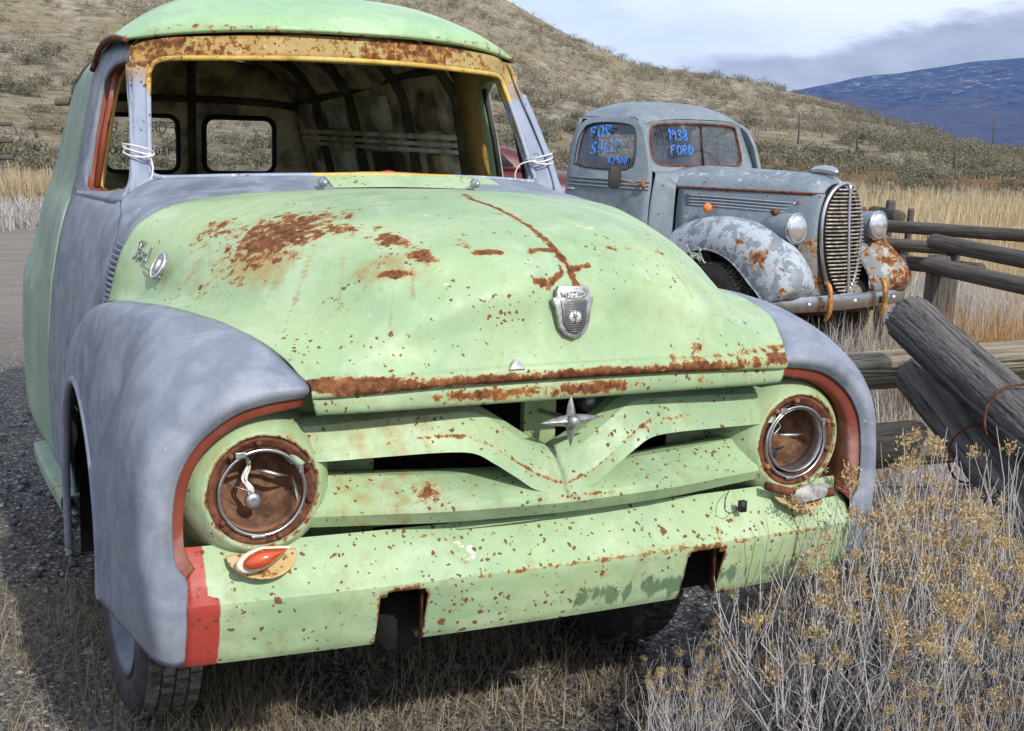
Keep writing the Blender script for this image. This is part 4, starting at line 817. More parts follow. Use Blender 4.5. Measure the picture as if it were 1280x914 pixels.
# side script and oval badge on the hood flank
for s in (-1, 1):
    fx = lambda y, z: s*(np.interp(z, [1.22, 1.30, 1.36], [.812+.12*(y-.7), .772+.14*(y-.7), .735+.16*(y-.7)])+.004)
    mb = MB(); bo = np.array([fx(.74, 1.285), .74, 1.285]); du = np.array([fx(.64, 1.285)-fx(.74, 1.285), -.10, -.004]); du /= np.linalg.norm(du)
    if s > 0: bo = np.array([fx(.66, 1.285), .66, 1.285]); du = -du
    dv = np.array([s*-.45, 0, .89]); dn = np.cross(du, dv); dn /= np.linalg.norm(dn)
    oc = np.array([fx(.665 if s < 0 else .74, 1.288), .665 if s < 0 else .74, 1.288])
    bd = MB().add(*extrude_poly([(.017*math.cos(a), .036*math.sin(a)) for a in np.linspace(0, 2*math.pi, 28, endpoint=False)], oc-dn*.004, du*1.9, dv, .010)).build('oval_badge', POT, truck, bevel=.002)
    script(mb, bo+dn*.004-du*.105, du*1.35, dv, .048, .0030); mb.add(*tube([bo-du*.02-dv*.012, bo+du*.12-dv*.020+dn*.003], .0025, 5)); mb.build('badge_script', POT, bd)
    m2 = MB().add(*tube([oc+dn*.0065+du*.016*math.cos(a)*1.9+dv*.033*math.sin(a) for a in np.linspace(0, 2*math.pi, 25)], .0016, 5, caps=False))
    for k in (-.006, .0, .006): m2.add(*tube([oc+dn*.0065+du*k-dv*.014, oc+dn*.0065+du*k+dv*.014], .0014, 4))
    m2.build('badge_rim', BRIGHT, bd)
# wire ties round both pillars
for s in (-1, 1):
    wt = MB()
    for k in range(3):
        z = 1.545+k*.006; c_ = np.array([s*.678, 1.45+.004*k, z])
        wt.add(*tube(cr1([c_+np.array([s*.045*math.cos(a), .05*math.sin(a)-.0, .012*math.sin(a+k)]) for a in np.linspace(0, 2*math.pi, 10)], 3), .0032, 5, caps=False))
    wt.add(*tube(cr1([(s*.655, 1.42, 1.545), (s*.645, 1.41, 1.51), (s*.65, 1.40, 1.475), (s*.66, 1.405, 1.46)], 4), .003, 5)) if s < 0 else wt.add(*tube(cr1([(.65, 1.42, 1.545), (.60, 1.44, 1.53), (.585, 1.45, 1.49), (.60, 1.44, 1.46)], 5), .003, 5))
    wt.build('wire_tie', WHITEWIRE, truck)
rg = MB().add(*loft([[(-.02, 1.20, 1.478), (.03, 1.19, 1.488), (.08, 1.2, 1.48)], [(-.03, 1.22, 1.495), (.03, 1.21, 1.512), (.09, 1.22, 1.495)], [(-.02, 1.27, 1.47), (.03, 1.26, 1.49), (.08, 1.27, 1.47)]], 4, 4)).build('red_rag', CLOTH, None, solid=.004)
tag(rg, 'crumpled red cloth lying on the dashboard behind the empty windshield', 'cloth')

# =================================================================== THE GREY PICKUP FROM THE THIRTIES
TH = R(12.8)
pk = tag(empty('pickup_truck', (5.11, 5.13, 0), TH), 'weathered grey pickup truck with oval slatted grille and blue writing on its glass', 'truck')
def patina(o, scale=1.0):
    def bare(P): return .42*scale*(P[:, 2] > 1.30)*(P[:, 1] < 1.4)*(P[:, 1] > .0)+.36*scale*(P[:, 2] < 1.06)*(P[:, 1] < 1.2)
    def rust(P): return .30*scale*(P[:, 2] < .95)*(P[:, 1] < .9)+.18*scale*(P[:, 1] < 1.3)
    attr(o, 'bare', bare); attr(o, 'rust', rust); attr(o, 'stain', lambda P: .1+0*P[:, 0]); attr(o, 'alt', lambda P: 0*P[:, 0]); attr(o, 'pits', lambda P: .5*(P[:, 1] < 1.3)); return o
# hood top
HT = []
for y, w_, zt, zs in [(.04, .16, 1.315, 1.235), (.09, .215, 1.350, 1.238), (.18, .255, 1.372, 1.238), (.45, .315, 1.385, 1.235), (.8, .39, 1.390, 1.232), (1.1, .455, 1.392, 1.230), (1.36, .51, 1.392, 1.228)]:
    HT.append([(0, y, zt), (.25*w_, y, zt-.004), (.5*w_, y, zt-.018), (.75*w_, y, zt-.045), (.92*w_, y, zt-.085), (w_, y, zs+.012), (w_, y, zs)])
o = patina(MB().add(*loft([sym_row(r) for r in HT], 5, 4)).build('hood', OLDGREY, pk, solid=.006))
attr(o, 'x', lambda P: 0*P[:, 0])
# hood sides / nose
for s in (-1, 1):
    NS = []
    GZ = [1.238, 1.15, 1.02, .90, .78, .66, .55, .48]
    GW = [.165, .205, .232, .235, .222, .190, .135, .09]
    NS.append([(s*g, .012-.02*k/7, z) for k, (g, z) in enumerate(zip(GW, GZ))])
    NS.append([(s*(g+.030), .022, z) for g, z in zip(GW, GZ)])
    NS.append([(s*(w_), .12, z) for w_, z in zip([.235, .262, .290, .305, .315, .32, .32, .32], GZ)])
    NS.append([(s*(w_), .35, z) for w_, z in zip([.292, .305, .325, .345, .36, .37, .38, .38], GZ)])
    NS.append([(s*(w_), .8, z) for w_, z in zip([.388, .395, .41, .42, .43, .44, .45, .45], GZ)])
    NS.append([(s*(w_), 1.2, z) for w_, z in zip([.475, .485, .495, .50, .51, .52, .52, .52], GZ)])
    V, F = loft(NS, 5, 4); sd_ = patina(MB().add(V, F if s < 0 else [f[::-1] for f in F]).build('hood_side', OLDGREY, pk, solid=.004))
    st = MB()
    for z in (1.172, 1.148, 1.124, 1.100): st.add(*tube(cr1([(s*(.262+.01), .20, z-.01), (s*.318, .35, z-.006), (s*.408, .8, z), (s*.478, 1.12, z)], 6), .0075, 6))
    st.build('side_trim', CHROME, sd_)
    mo = MB().add(*tube(cr1([(s*.15, .035, 1.235), (s*.222, .07, 1.237), (s*.262, .18, 1.238), (s*.322, .45, 1.236), (s*.397, .8, 1.233), (s*.462, 1.1, 1.231), (s*.515, 1.36, 1.229)], 5), .011, 6)).build('hood_moulding', RUST, pk)
    MB().add(*revolve([(0, -.012), (.012, -.010), (.02, 0)], (0, 0, 0), 'y', 10)).build('knob', RUSTL, sd_, loc=(s*.27, .16, 1.175))
    # amber marker
    if s < 0: MB().add(*revolve([(0, -.03), (.020, -.026), (.033, -.012), (.038, .0), (.036, .02), (.0, .03)], (0, 0, 0), 'x', 24)).build('amber_marker', AMBER, pk, loc=(s*.50, .87, 1.088))
MB().add(*tube(cr1([(0, .30, 1.395), (0, .2, 1.410), (0, .10, 1.405), (0, .045, 1.385)], 4), [.012, .02, .026, .03, .034, .036, .036, .036, .036, .034, .03, .026, .02], 10)).build('hood_ornament', CHROME, pk)
# grille
GOUT = [(0, 1.318), (.075, 1.300), (.140, 1.255), (.190, 1.185), (.220, 1.10), (.233, 1.0), (.232, .90), (.218, .78), (.190, .67), (.145, .57), (.085, .505), (0, .475)]
def gy(x, z): return -.035-.030*(1-(x/.24)**2)-.055*np.clip((1.2-z)/.7, 0, 1)
loopg = [(x, z) for x, z in GOUT]+[(-x, z) for x, z in GOUT[-2:0:-1]]
L3 = cr1([(x, gy(x, z)*.5, z) for x, z in loopg], 4, closed=True)
gr = MB().add(*tube(np.concatenate([L3, L3[:1]]), .015, 8, caps=False)).build('grille_frame', CHROME, pk)
MB().add(*tube(cr1([(0, gy(0, z)-.012, z) for z in (1.318, 1.1, .9, .7, .475)], 6), .013, 8)).build('grille_spine', CHROME, gr)
oz, ox = np.array([z for _, z in GOUT])[::-1], np.array([x for x, _ in GOUT])[::-1]
for k in range(29):
    z = .505+k*.0275; hw = float(np.interp(z, oz, ox))-.008
    if hw < .03: continue
    P = [(x, gy(x, z)*1.0, z) for x in np.linspace(-hw, hw, 9)]
    MB().add(*tube(P, .0068, 6)).build('grille_bar', GBAR if 'GBAR' in globals() else globals().setdefault('GBAR', simple('rusty_chrome_bar', (.42, .37, .31), .5, .55, .6, 22, .4, .003)), gr)
MB().add([(x*.96, .03, z) for x, z in loopg], [tuple(range(len(loopg)))]).build('grille_back', DARK, gr, smooth=False, solid=.004)
# front fenders
TP = [(-.12, .50), (-.20, .60), (-.155, .74), (-.03, .865), (.15, .965), (.38, 1.025), (.62, 1.038), (.85, 1.0), (1.02, .92), (1.15, .79), (1.25, .58), (1.30, .42)]
LP = [(.00, .46), (.05, .52), (.15, .60), (.26, .69), (.37, .755), (.50, .795), (.64, .80), (.77, .76), (.87, .67), (.94, .55), (.99, .44), (1.02, .38)]
for s in (-1, 1):
    rows = []
    for (ty_, tz), (ly, lz) in zip(TP, LP):
        rows.append([(s*.34, ty_+.12, tz-.10), (s*.42, ty_+.06, tz-.045), (s*.50, ty_+.02, tz-.012), (s*.58, ty_, tz), (s*.66, ty_+.0, tz-.006), (s*.73, ty_+(ly-ty_)*.14, tz+(lz-tz)*.16), (s*.785, ty_+(ly-ty_)*.40, tz+(lz-tz)*.42), (s*.805, ty_+(ly-ty_)*.72, tz+(lz-tz)*.74), (s*.80, ly, lz)])
    V, F = loft(rows, 4, 4); mb = MB().add(V, F if s < 0 else [f[::-1] for f in F]); mb.add(*tube(cr1([(s*.80, y, z) for y, z in LP], 4), .010, 6))
    f = mb.build('front_fender', OLDGREY, pk, solid=.005)
    if s < 0:
        attr(f, 'bare', lambda P: .58*np.ones(len(P))); attr(f, 'rust', lambda P: np.maximum.reduce([.66*blob(P, (-.77, .10, .78), (.14, .14, .13)), .58*blob(P, (-.78, .30, .88), (.10, .10, .08)), .60*blob(P, (-.42, -.02, .62), (.08, .25, .25)), .56*blob(P, (-.74, -.12, .56), (.08, .1, .08)), .26+0*P[:, 0]]))
    else:
        attr(f, 'bare', lambda P: .50+0*P[:, 0]); attr(f, 'rust', lambda P: .50+.1*np.sin(P[:, 0]*14))
    attr(f, 'stain', lambda P: .3+0*P[:, 0]); attr(f, 'alt', lambda P: .38*(P[:, 0] > 0)+.0); attr(f, 'pits', lambda P: 1+0*P[:, 0])
    MB().add(*box((s*.44, .62, .62), (.02, 1.2, .5))).build('inner_fender', DARK, f)
    # headlight
    h = tag(empty('headlight', (s*.485, .0, .994))); h.parent = pk
    hd = patina(MB().add(*revolve([(.0, .34), (.03, .325), (.065, .27), (.092, .19), (.106, .10), (.110, .03), (.112, .012)], (0, 0, 0), 'y', 36)).build('headlight_pod', OLDGREY, h), .6)
    MB().add(*revolve([(.112, .014), (.117, .004), (.116, -.008), (.104, -.016), (.098, -.012)], (0, 0, 0), 'y', 36)).build('headlight_rim', CHROME, h)
    MB().add(*revolve([(.099, -.012), (.085, -.024), (.055, -.034), (0, -.039)], (0, 0, 0), 'y', 36)).build('headlight_lens', LAMPG, h)
    MB().add(*tube([(s*.0, .10, -.09), (s*-.03, .12, -.17), (s*-.05, .14, -.2)], [.05, .04, .06], 10)).build('headlight_stalk', OLDGREY, h); patina(h.children[-1], .5)
    # small marker lamp on the fender top
    MB().add(*tube([(s*.52, .18, .96), (s*.52, .18, 1.075)], .008, 6)).add(*revolve([(0, -.03), (.024, -.026), (.03, 0), (.02, .03), (0, .04)], (s*.52, .18, 1.10), 'y', 14)).build('marker_lamp', RUST, pk)
# apron below the grille
ap = MB().add(*loft([[(-.46, .14, .62), (-.2, .08, .50), (0, .06, .47), (.2, .08, .50), (.46, .14, .62)], [(-.46, .02, .52), (-.2, -.02, .46), (0, -.03, .44), (.2, -.02, .46), (.46, .02, .52)], [(-.46, .10, .42), (-.2, .08, .40), (0, .07, .39), (.2, .08, .40), (.46, .10, .42)]], 3, 4)).build('apron', OLDGREY, pk, solid=.004); patina(ap); attr(ap, 'zz', lambda P: 0*P[:, 0])
# bumper with guards and bolts
bp = []
for x in (-.80, -.755, -.66, -.4, 0, .4, .66, .755, .80): 
    y = -.17+.10*(abs(x)/.755)**3; zc_ = .458; bp.append([(x, y+.02, zc_-.052), (x, y-.004, zc_-.058), (x, y-.012, zc_-.03), (x, y-.014, zc_), (x, y-.012, zc_+.03), (x, y-.004, zc_+.058), (x, y+.02, zc_+.052)])
bum = MB().add(*loft(bp, 5, 3)).build('bumper', CHROME, pk, solid=-.006)
for s in (-1, 1):
    g = MB().add(*tube(cr1([(s*.33, -.165, .615), (s*.33, -.205, .59), (s*.33, -.225, .5), (s*.33, -.222, .40), (s*.33, -.19, .33)], 4), [.010, .014, .017, .018, .019, .019, .019, .02, .02, .02, .02, .02, .02, .019, .018, .016, .014][:17], 8)).build('bumper_guard', YG if 'YG' in globals() else globals().setdefault('YG', simple('ochre_rust', (.42, .20, .05), .6, .3, .5, 20, .3)), bum)
    MB().add(*box((s*.36, .0, .45), (.05, .36, .05))).build('bumper_bracket', RUST, bum)
for x in (-.5, 0.02, .52): MB().add(*revolve([(0, -.012), (.010, -.010), (.014, 0)], (x, -.183+.1*abs(x)**3, .462), 'y', 10)).build('bumper_bolt', BRIGHT, bum)
# cab
def cx38(y, z):
    b = float(np.interp(z, [.42, .8, 1.1, 1.27, 1.40, 1.55, 1.70, 1.78, 1.84], [.70, .73, .735, .72, .70, .672, .625, .575, .50]))
    if y < 1.55: b -= .10*((1.55-y)/.30)**1.6*float(np.interp(z, [1.0, 1.3, 1.7], [.5, 1, .75]))
    if y > 2.2: b -= .12*((y-2.2)/.18)**2.2
    return b
def zr38(y): return float(np.interp(y, [1.42, 1.47, 1.55, 1.68, 1.9, 2.15, 2.28, 2.36, 2.40], [1.735, 1.785, 1.835, 1.880, 1.900, 1.890, 1.855, 1.79, 1.70]))
def c38row(y, zlow):
    zt = zr38(y); ze = min(1.76, zt-.06); xe = cx38(y, ze)
    up = [(f*xe, y+(.0), zt-(zt-ze)*f**3.4) for f in (0, .25, .5, .7, .85, .94)]
    return up+[(cx38(y, z), y, z) for z in np.linspace(ze, zlow, 9)]
cb = MB()
rowsR = []
for y, bw_ in ((1.445, .11), (1.45, .10), (1.50, .085), (1.60, .06), (1.75, .02), (1.95, 0), (2.15, 0), (2.27, 0), (2.34, 0), (2.385, 0), (2.40, 0)):
    zl = 1.742
    r = [(x, y+bw_*(abs(x)/.6)**2.5, z) for x, y, z in c38row(y, min(zl, zr38(y)-.06))]; rowsR.append(sym_row(r))
rowsR = [[p for p in r] for r in rowsR]
cb.add(*loft(rowsR, 4, 4))
# rear and rear quarter skin
for s in (-1, 1):
    rowsq = [[(s*cx38(y, z), y, z) for z in np.linspace(1.745, .42, 12)] for y in (2.24, 2.29, 2.33, 2.37, 2.385)]
    rowsq.append([(s*(cx38(2.385, z)-.05), 2.405, z) for z in np.linspace(1.745, .42, 12)])
    V, F = loft(rowsq, 3, 2); cb.add(V, F if s < 0 else [f[::-1] for f in F])
# back panel with a small window
c0 = (0, 1.52); hole_ = rrect(-.26, .26, 1.42, 1.62, .05); out_ = [(-.60, .42), (.60, .42), (.60, 1.2), (.58, 1.5), (.50, 1.70), (.3, 1.74), (-.3, 1.74), (-.50, 1.70), (-.58, 1.5), (-.60, 1.2)]
def pol(P, c, n=64):
    P = resample(P, 900); a = np.arctan2(P[:, 1]-c[1], P[:, 0]-c[0]); o_ = np.argsort(a); aa_ = np.linspace(-math.pi, math.pi, n, endpoint=False)
    return np.stack([np.interp(aa_, a[o_], P[o_, 0], period=2*math.pi), np.interp(aa_, a[o_], P[o_, 1], period=2*math.pi)], 1)
cb.add(*ring([(a, 2.40, b) for a, b in pol(out_, c0)], [(a, 2.40, b) for a, b in pol(hole_, c0)], 2))
# A pillar / windshield surround
WO = [(0, 1.40, 1.385), (.25, 1.405, 1.385), (.44, 1.425, 1.388), (.515, 1.45, 1.42), (.530, 1.475, 1.50), (.520, 1.505, 1.60), (.495, 1.515, 1.68), (.43, 1.495, 1.712), (.22, 1.462, 1.722)]
WOL = cr1(np.concatenate([sym_row(WO), [(0, 1.455, 1.724)]]), 5, closed=True)
WX = [(0, 1.36, 1.33), (.25, 1.36, 1.33), (.50, 1.36, 1.325), (.615, 1.40, 1.36), (.628, 1.47, 1.50), (.612, 1.52, 1.62), (.590, 1.545, 1.705), (.50, 1.512, 1.752), (.25, 1.462, 1.752)]
WXL = cr1(np.concatenate([sym_row(WX), [(0, 1.45, 1.754)]]), 5, closed=True)
cb.add(*ring(WXL, WOL, 3))
# cowl
for s in (-1, 1):
    rowsc = [[(s*x, 1.22, z) for x, z in ((.49, 1.24), (.50, 1.1), (.51, .9), (.52, .7), (.52, .45))], [(s*x, 1.27, z) for x, z in ((.535, 1.28), (.56, 1.12), (.58, .9), (.59, .7), (.59, .45))], [(s*(cx38(1.31, z)-.005), 1.31, z) for z in (1.33, 1.15, .95, .7, .45)]]
    V, F = loft(rowsc, 3, 3); cb.add(V, F if s < 0 else [f[::-1] for f in F])
    rowsc = [[(s*x, 1.22, z) for x, z in ((0, 1.385), (.2, 1.375), (.38, 1.34), (.49, 1.24))], [(s*x, 1.30, z) for x, z in ((0, 1.387), (.25, 1.378), (.45, 1.345), (.56, 1.28))], [(s*x, y, z) for x, y, z in ((0, 1.362, 1.34), (.27, 1.362, 1.34), (.50, 1.365, 1.34), (.60, 1.375, 1.345))]]
    V, F = loft(rowsc, 3, 3); cb.add(V, F if s > 0 else [f[::-1] for f in F])
cab = patina(MB.build(cb, 'cab', OLDGREY, pk, solid=.006), .35)
WP = [(1.53, 1.355), (1.505, 1.42), (1.515, 1.55), (1.56, 1.655), (1.64, 1.70), (1.85, 1.715), (2.08, 1.705), (2.17, 1.66), (2.195, 1.55), (2.195, 1.42), (2.175, 1.355), (2.0, 1.345), (1.7, 1.345)]
DP = [(1.315, .45), (1.315, .9), (1.325, 1.25), (1.37, 1.45), (1.44, 1.62), (1.53, 1.72), (1.68, 1.760), (1.85, 1.765), (2.10, 1.755), (2.215, 1.70), (2.255, 1.55), (2.262, 1.2), (2.262, .8), (2.255, .45)]
for s in (-1, 1):
    c = (1.80, 1.45); DPP = pol(cr1(DP, 4, closed=True), c, 96); WPP = pol(cr1(WP, 4, closed=True), c, 96)
    rows = [DPP+(WPP-DPP)*k/6 for k in range(7)]
    V = np.concatenate([[(s*(cx38(y, z)+.008-.004*k/6), y, z) for y, z in r] for k, r in enumerate(rows)])
    dr = MB().add(V, grid_faces(7, 96, closed=True) if s > 0 else [f[::-1] for f in grid_faces(7, 96, closed=True)]).build('door', OLDGREY, pk, solid=.03)
    patina(dr, .3)
    MB().add([(s*(cx38(y, z)-.012), y, z) for y, z in WPP], [tuple(range(96))]).build('door_glass', GLASS, dr, smooth=False)
    wl = [(s*(cx38(y, z)+.004), y, z) for y, z in WPP[::3]]; MB().add(*tube(wl+wl[:1], .006, 6, caps=False)).build('window_seal', BLACK, dr)
    bl = MB()
    for z in (1.262, 1.232, 1.202): bl.add(*tube([(s*(cx38(y, z)+.012), y, z) for y in (1.33, 1.45, 1.6, 1.9, 2.15, 2.25)], .008, 6))
    patina(bl.build('belt_moulding', OLDGREY, dr), .3)
    MB().add(*tube([(s*.745, 2.19, 1.165), (s*.785, 2.19, 1.165), (s*.79, 2.09, 1.17)], [.016, .010, .009], 8)).build('door_handle', CHROME, dr)
    MB().add(*tube([(s*.735, 1.345, 1.245), (s*.80, 1.36, 1.25), (s*.93, 1.44, 1.285)], .007, 6)).add(*tube([(s*.72, 1.345, 1.21), (s*.745, 1.345, 1.245), (s*.72, 1.345, 1.28)], .016, 8)).build('mirror_arm', RUSTL, pk)
    MB().add(*extrude_poly(rrect(-.052, .052, -.085, .085, .03), (s*.95, 1.45, 1.295), (.94, s*.34, 0), (0, 0, 1), .022)).build('mirror_head', BLACK, pk, bevel=.004)
    MB().add(*tube([(s*.52, 1.75, 1.75), (s*.52, 1.72, 1.76)], .01, 6)).build('visor_stub', BLACK, pk)
wsL = MB().add([(p[0], p[1]+.008, p[2]) for p in WOL]+[(0, 1.43, 1.55)], [(i, (i+1) % len(WOL), len(WOL)) for i in range(len(WOL))]).build('windshield_glass', GLASS, cab)
MB().add(*tube(np.concatenate([WOL, WOL[:1]]), .010, 8, caps=False)).build('windshield_gasket', RUST, cab)
MB().add(*tube([(0.0, 1.395, 1.385), (0, 1.425, 1.55), (0, 1.452, 1.722)], .009, 6)).build('windshield_divider', BLACK, cab)
MB().add(*tube([(0, 0, -.0), (.0, -.0, .0)], .001, 3)).build('wiper', BLACK, cab) if False else None
# cab interior
ci = MB().add(*box((0, 2.05, .78), (1.15, .55, .16))).add(*box((0, 2.28, 1.10), (1.15, .12, .62))).build('bench_seat', simple('worn_brown_vinyl', (.06, .035, .02), .6), pk, bevel=.04)
MB().add(*loft([[(-.60, 1.40, 1.34), (0, 1.36, 1.34), (.60, 1.40, 1.34)], [(-.60, 1.50, 1.32), (0, 1.48, 1.32), (.60, 1.50, 1.32)], [(-.60, 1.50, 1.1), (0, 1.48, 1.1), (.60, 1.50, 1.1)], [(-.60, 1.36, .5), (0, 1.34, .5), (.60, 1.36, .5)]], 3, 4)).build('dashboard', OLDGREY, pk, solid=.004); patina(pk.children[-1], .2)
MB().add(*tube([(.33+.19*math.cos(a), 1.66+.09*math.sin(a), 1.34+.165*math.sin(a)) for a in np.linspace(0, 2*math.pi, 33)], .011, 8, caps=False)).add(*tube([(.33, 1.66, 1.34), (.33, 1.45, 1.2)], .014, 6)).add(*tube([(.14, 1.66, 1.34), (.52, 1.66, 1.34)], .007, 5)).build('steering_wheel', BLACK, pk)
MB().add(*box((0, 1.85, .46), (1.35, 1.1, .04))).build('cab_floor', DARK, pk)
MB().add(*box((0, 1.95, .42), (.75, 4.1, .12))).build('chassis_frame', RUST, pk)
for s in (-1, 1): wheel(s*.70, .58, s, parent=pk, sink=.04, rad=.37, w=.15, hub=False); wheel(s*.72, 3.3, s, parent=pk, sink=.04, rad=.37, w=.15, hub=False)
mb = MB(); mb.add(*box((0, 3.25, .68), (1.3, 1.7, .04)))
for s in (-1, 1): mb.add(*box((s*.66, 3.25, .86), (.03, 1.7, .36)))
mb.add(*box((0, 2.42, .86), (1.3, .03, .36))); patina(mb.build('cargo_bed', OLDGREY, pk, smooth=False, bevel=.006), .5)
# blue hand-painted writing
mb = MB(); lettering(mb, '1938', (-.42, 1.405, 1.590), (.985, -.02, 0), (0, .16, .985), .082, .0052, .80, .04)
lettering(mb, 'FORD', (-.375, 1.400, 1.475), (.985, -.02, .02), (0, .16, .985), .070, .0050, .95, .04); mb.build('windshield_writing', BLUEPEN, cab)
mb = MB(); D = lambda y, z: (-(cx38(y, z)+.000), y, z)
lettering(mb, 'FOR', D(2.06, 1.585), (.0, -1, .12), (0.12, 0, 1), .085, .0062, 1.05, .06); lettering(mb, 'SALE!', D(2.02, 1.455), (.0, -1, .13), (0.12, 0, 1), .090, .0055, .92, .05)
lettering(mb, '$2900', D(1.80, 1.385), (.0, -1, .05), (0.12, 0, 1), .050, .0042, .95, .05); mb.build('door_glass_writing', BLUEPEN, [c for c in pk.children if c.name.startswith('door')][0])

# =================================================================== maroon car behind the pickup
mc = tag(empty('parked_car', (4.7, 11.2, 0), R(75)), 'dark maroon old car half hidden behind the grey pickup cab', 'car')
rows = []
for y, w_, zt in ((-2.3, .55, .80), (-2.2, .70, .98), (-1.6, .80, 1.12), (-.9, .84, 1.20), (0, .86, 1.22), (.9, .86, 1.20), (1.6, .82, 1.14), (2.2, .74, 1.02), (2.35, .55, .80)):
    rows.append([(0, y, zt), (w_*.5, y, zt-.01), (w_*.85, y, zt-.06), (w_, y, zt-.22), (w_*1.02, y, .62), (w_, y, .42), (w_*.9, y, .32)])
MB().add(*loft([sym_row(r) for r in rows], 4, 4)).build('body', MAROON, mc, solid=.01)
rows = []
for y, w_, zt in ((-.95, .62, 1.21), (-.55, .60, 1.42), (0, .60, 1.47), (.55, .60, 1.42), (1.05, .62, 1.20)): rows.append([(0, y, zt), (w_*.6, y, zt-.01), (w_*.92, y, zt-.05), (w_*1.1, y, 1.19)])
MB().add(*loft([sym_row(r) for r in rows], 4, 4)).build('roof', MAROON, mc, solid=.01)
for s in (-1, 1):
    MB().add(*extrude_poly([(-.5, 0), (.55, 0), (.38, .15), (-.34, .15)], (s*.655, 0, 1.235), (0, 1, 0), (-s*.25, 0, 1), .006)).build('side_window', BLACK, mc)
    MB().add(*tube([(s*.87, -2.1, .95), (s*.885, 0, .97), (s*.87, 2.1, .95)], .012, 6)).build('side_trim', CHROME, mc)
    for y in (-1.45, 1.45): wheel(s*.76, y, s, parent=mc, rad=.34, w=.17)

# =================================================================== log fences
def wood(name, c1, c2, c3):
    m, t = mat(name); P = t.obj()
    g = t.noise(t.vmul(P, (34, 34, 1.6)), 1, 7, .65, .5); g2 = t.noise(t.vmul(P, (90, 90, 5)), 1, 5, .6); lo = t.noise(P, 2.5, 4)
    c = t.mix(t.ramp(g, .32, .62), c1, c2); c = t.mix(t.ramp(lo, .45, .7), c, c3); c = t.mix(t.ramp(g2, .58, .68, 0, .7), c, tuple(x*.25 for x in c1))
    bset(t, col=c, rough=.9, spec=.15, nrm=t.bump(t.math('ADD', t.math('MULTIPLY', g, 1.0), t.math('MULTIPLY', g2, .5)), .9, .012)); return m
WOODD = wood('dark_weathered_wood', (.045, .041, .039), (.185, .172, .168), (.125, .108, .092))
WOODL = wood('pale_weathered_wood', (.20, .165, .115), (.40, .35, .27), (.13, .11, .085))
WOODM = wood('far_log_wood', (.060, .052, .048), (.13, .115, .10), (.085, .07, .06))
def log(name, a, b, ra, rb, m, label, group=None, deep=.10, seed=0, cat='log', crack=True):
    a, b = np.array(a, float), np.array(b, float); L = np.linalg.norm(b-a); g = np.random.default_rng(seed)
    nl, ns = (max(24, int(L/.011)), 150) if ra > .063 and crack and deep > .065 else (max(24, int(L/.02)), 56)
    th = np.linspace(0, 2*math.pi, ns, endpoint=False); zz = np.linspace(0, L, nl)
    Z, TT = np.meshgrid(zz, th, indexing='ij'); rad = ra+(rb-ra)*Z/L
    f = np.zeros_like(Z)
    for k in (2, 3, 4, 6, 9, 13): f += g.normal(0, 1)/(k**1.1)*np.sin(k*TT+g.uniform(0, 6)+.5*np.sin(Z*g.uniform(1.5, 5)+g.uniform(0, 6)))*.32
    cr_ = np.zeros_like(Z)
    if crack:
        for k in range(46 if ns > 100 else 20):
            t0 = g.uniform(0, 2*math.pi); zc0 = g.uniform(0, L); ln = g.uniform(.06, .3)*L; wv = t0+.10*np.sin(Z*g.uniform(3, 9)+g.uniform(0, 6))
            dd_ = np.abs((TT-wv+math.pi) % (2*math.pi)-math.pi); cr_ -= np.exp(-(dd_/(.035 if ns > 100 else .06))**2)*np.exp(-((Z-zc0)/ln)**4)*g.uniform(.6, 1.6)
    fine = g.normal(0, 1, Z.shape)*.05; rad = rad*(1+deep*f+deep*.9*cr_+deep*fine)
    rad[0] *= .93; rad[-1] *= .93; bend = (.026 if ns > 100 else .014)*np.sin(Z*2.6+g.uniform(0, 6))
    V = np.stack([rad*np.cos(TT)+bend, rad*np.sin(TT), Z+g.normal(0, .0015, Z.shape)], -1)
    V[0, :, 2] += g.normal(0, .01, ns); V = V.reshape(-1, 3)
    F = grid_faces(nl, ns, closed=True); n0 = len(V); V = np.concatenate([V, [(0, 0, .012), (0, 0, L-.012)]])
    F = [f_[::-1] for f_ in F]
    F += [(i, (i+1) % ns, n0) for i in range(ns)][::1]; F += [((nl-1)*ns+(i+1) % ns, (nl-1)*ns+i, n0+1) for i in range(ns)]
    o = MB().add(V, F).build(name, m, None); o.location = a; o.rotation_euler = Vector(b-a).to_track_quat('Z', 'Y').to_euler()
    tag(o, label, cat, group); return o
G1 = 'logs of the near buck fence'
A0 = np.array([2.060, 1.050, 1.005]); A1 = np.array([1.900, .200, .690]); dd = (A1-A0)/np.linalg.norm(A1-A0)
log('fence_log', A0, A0+dd*2.6, .090, .112, WOODD, 'dark split log sloping down to the right, topmost in the near fence crossing', G1, .24, 1)
B0 = np.array([2.170, 1.10, .77]); B1 = np.array([1.89, .30, .52]); B1 = np.array([1.87, .27, .475]); dd = (B1-B0)/np.linalg.norm(B1-B0)
log('fence_log', B0, B0+dd*1.35, .090, .112, WOODD, 'lower dark log with a wire loop, leaning parallel under the split log', G1, .17, 2)
C0 = np.array([2.00, 1.56, .70]); C1 = np.array([2.473, .70, .895]); dd = (C1-C0)/np.linalg.norm(C1-C0)
log('fence_rail', C0, C0+dd*2.6, .078, .068, WOODL, 'pale bleached upper rail just behind the dark crossed logs', G1, .09, 3)
D0 = np.array([1.93, 1.50, .385]); D1 = np.array([2.50, .80, .60]); dd = (D1-D0)/np.linalg.norm(D1-D0)
log('fence_rail', D0, D0+dd*2.6, .092, .080, WOODL, 'brown lower rail passing behind the wired log', G1, .09, 4)
E0_ = np.array([1.90, 1.55, .16]); E1_ = np.array([2.6, .95, .26]); dd = (E1_-E0_)/np.linalg.norm(E1_-E0_)
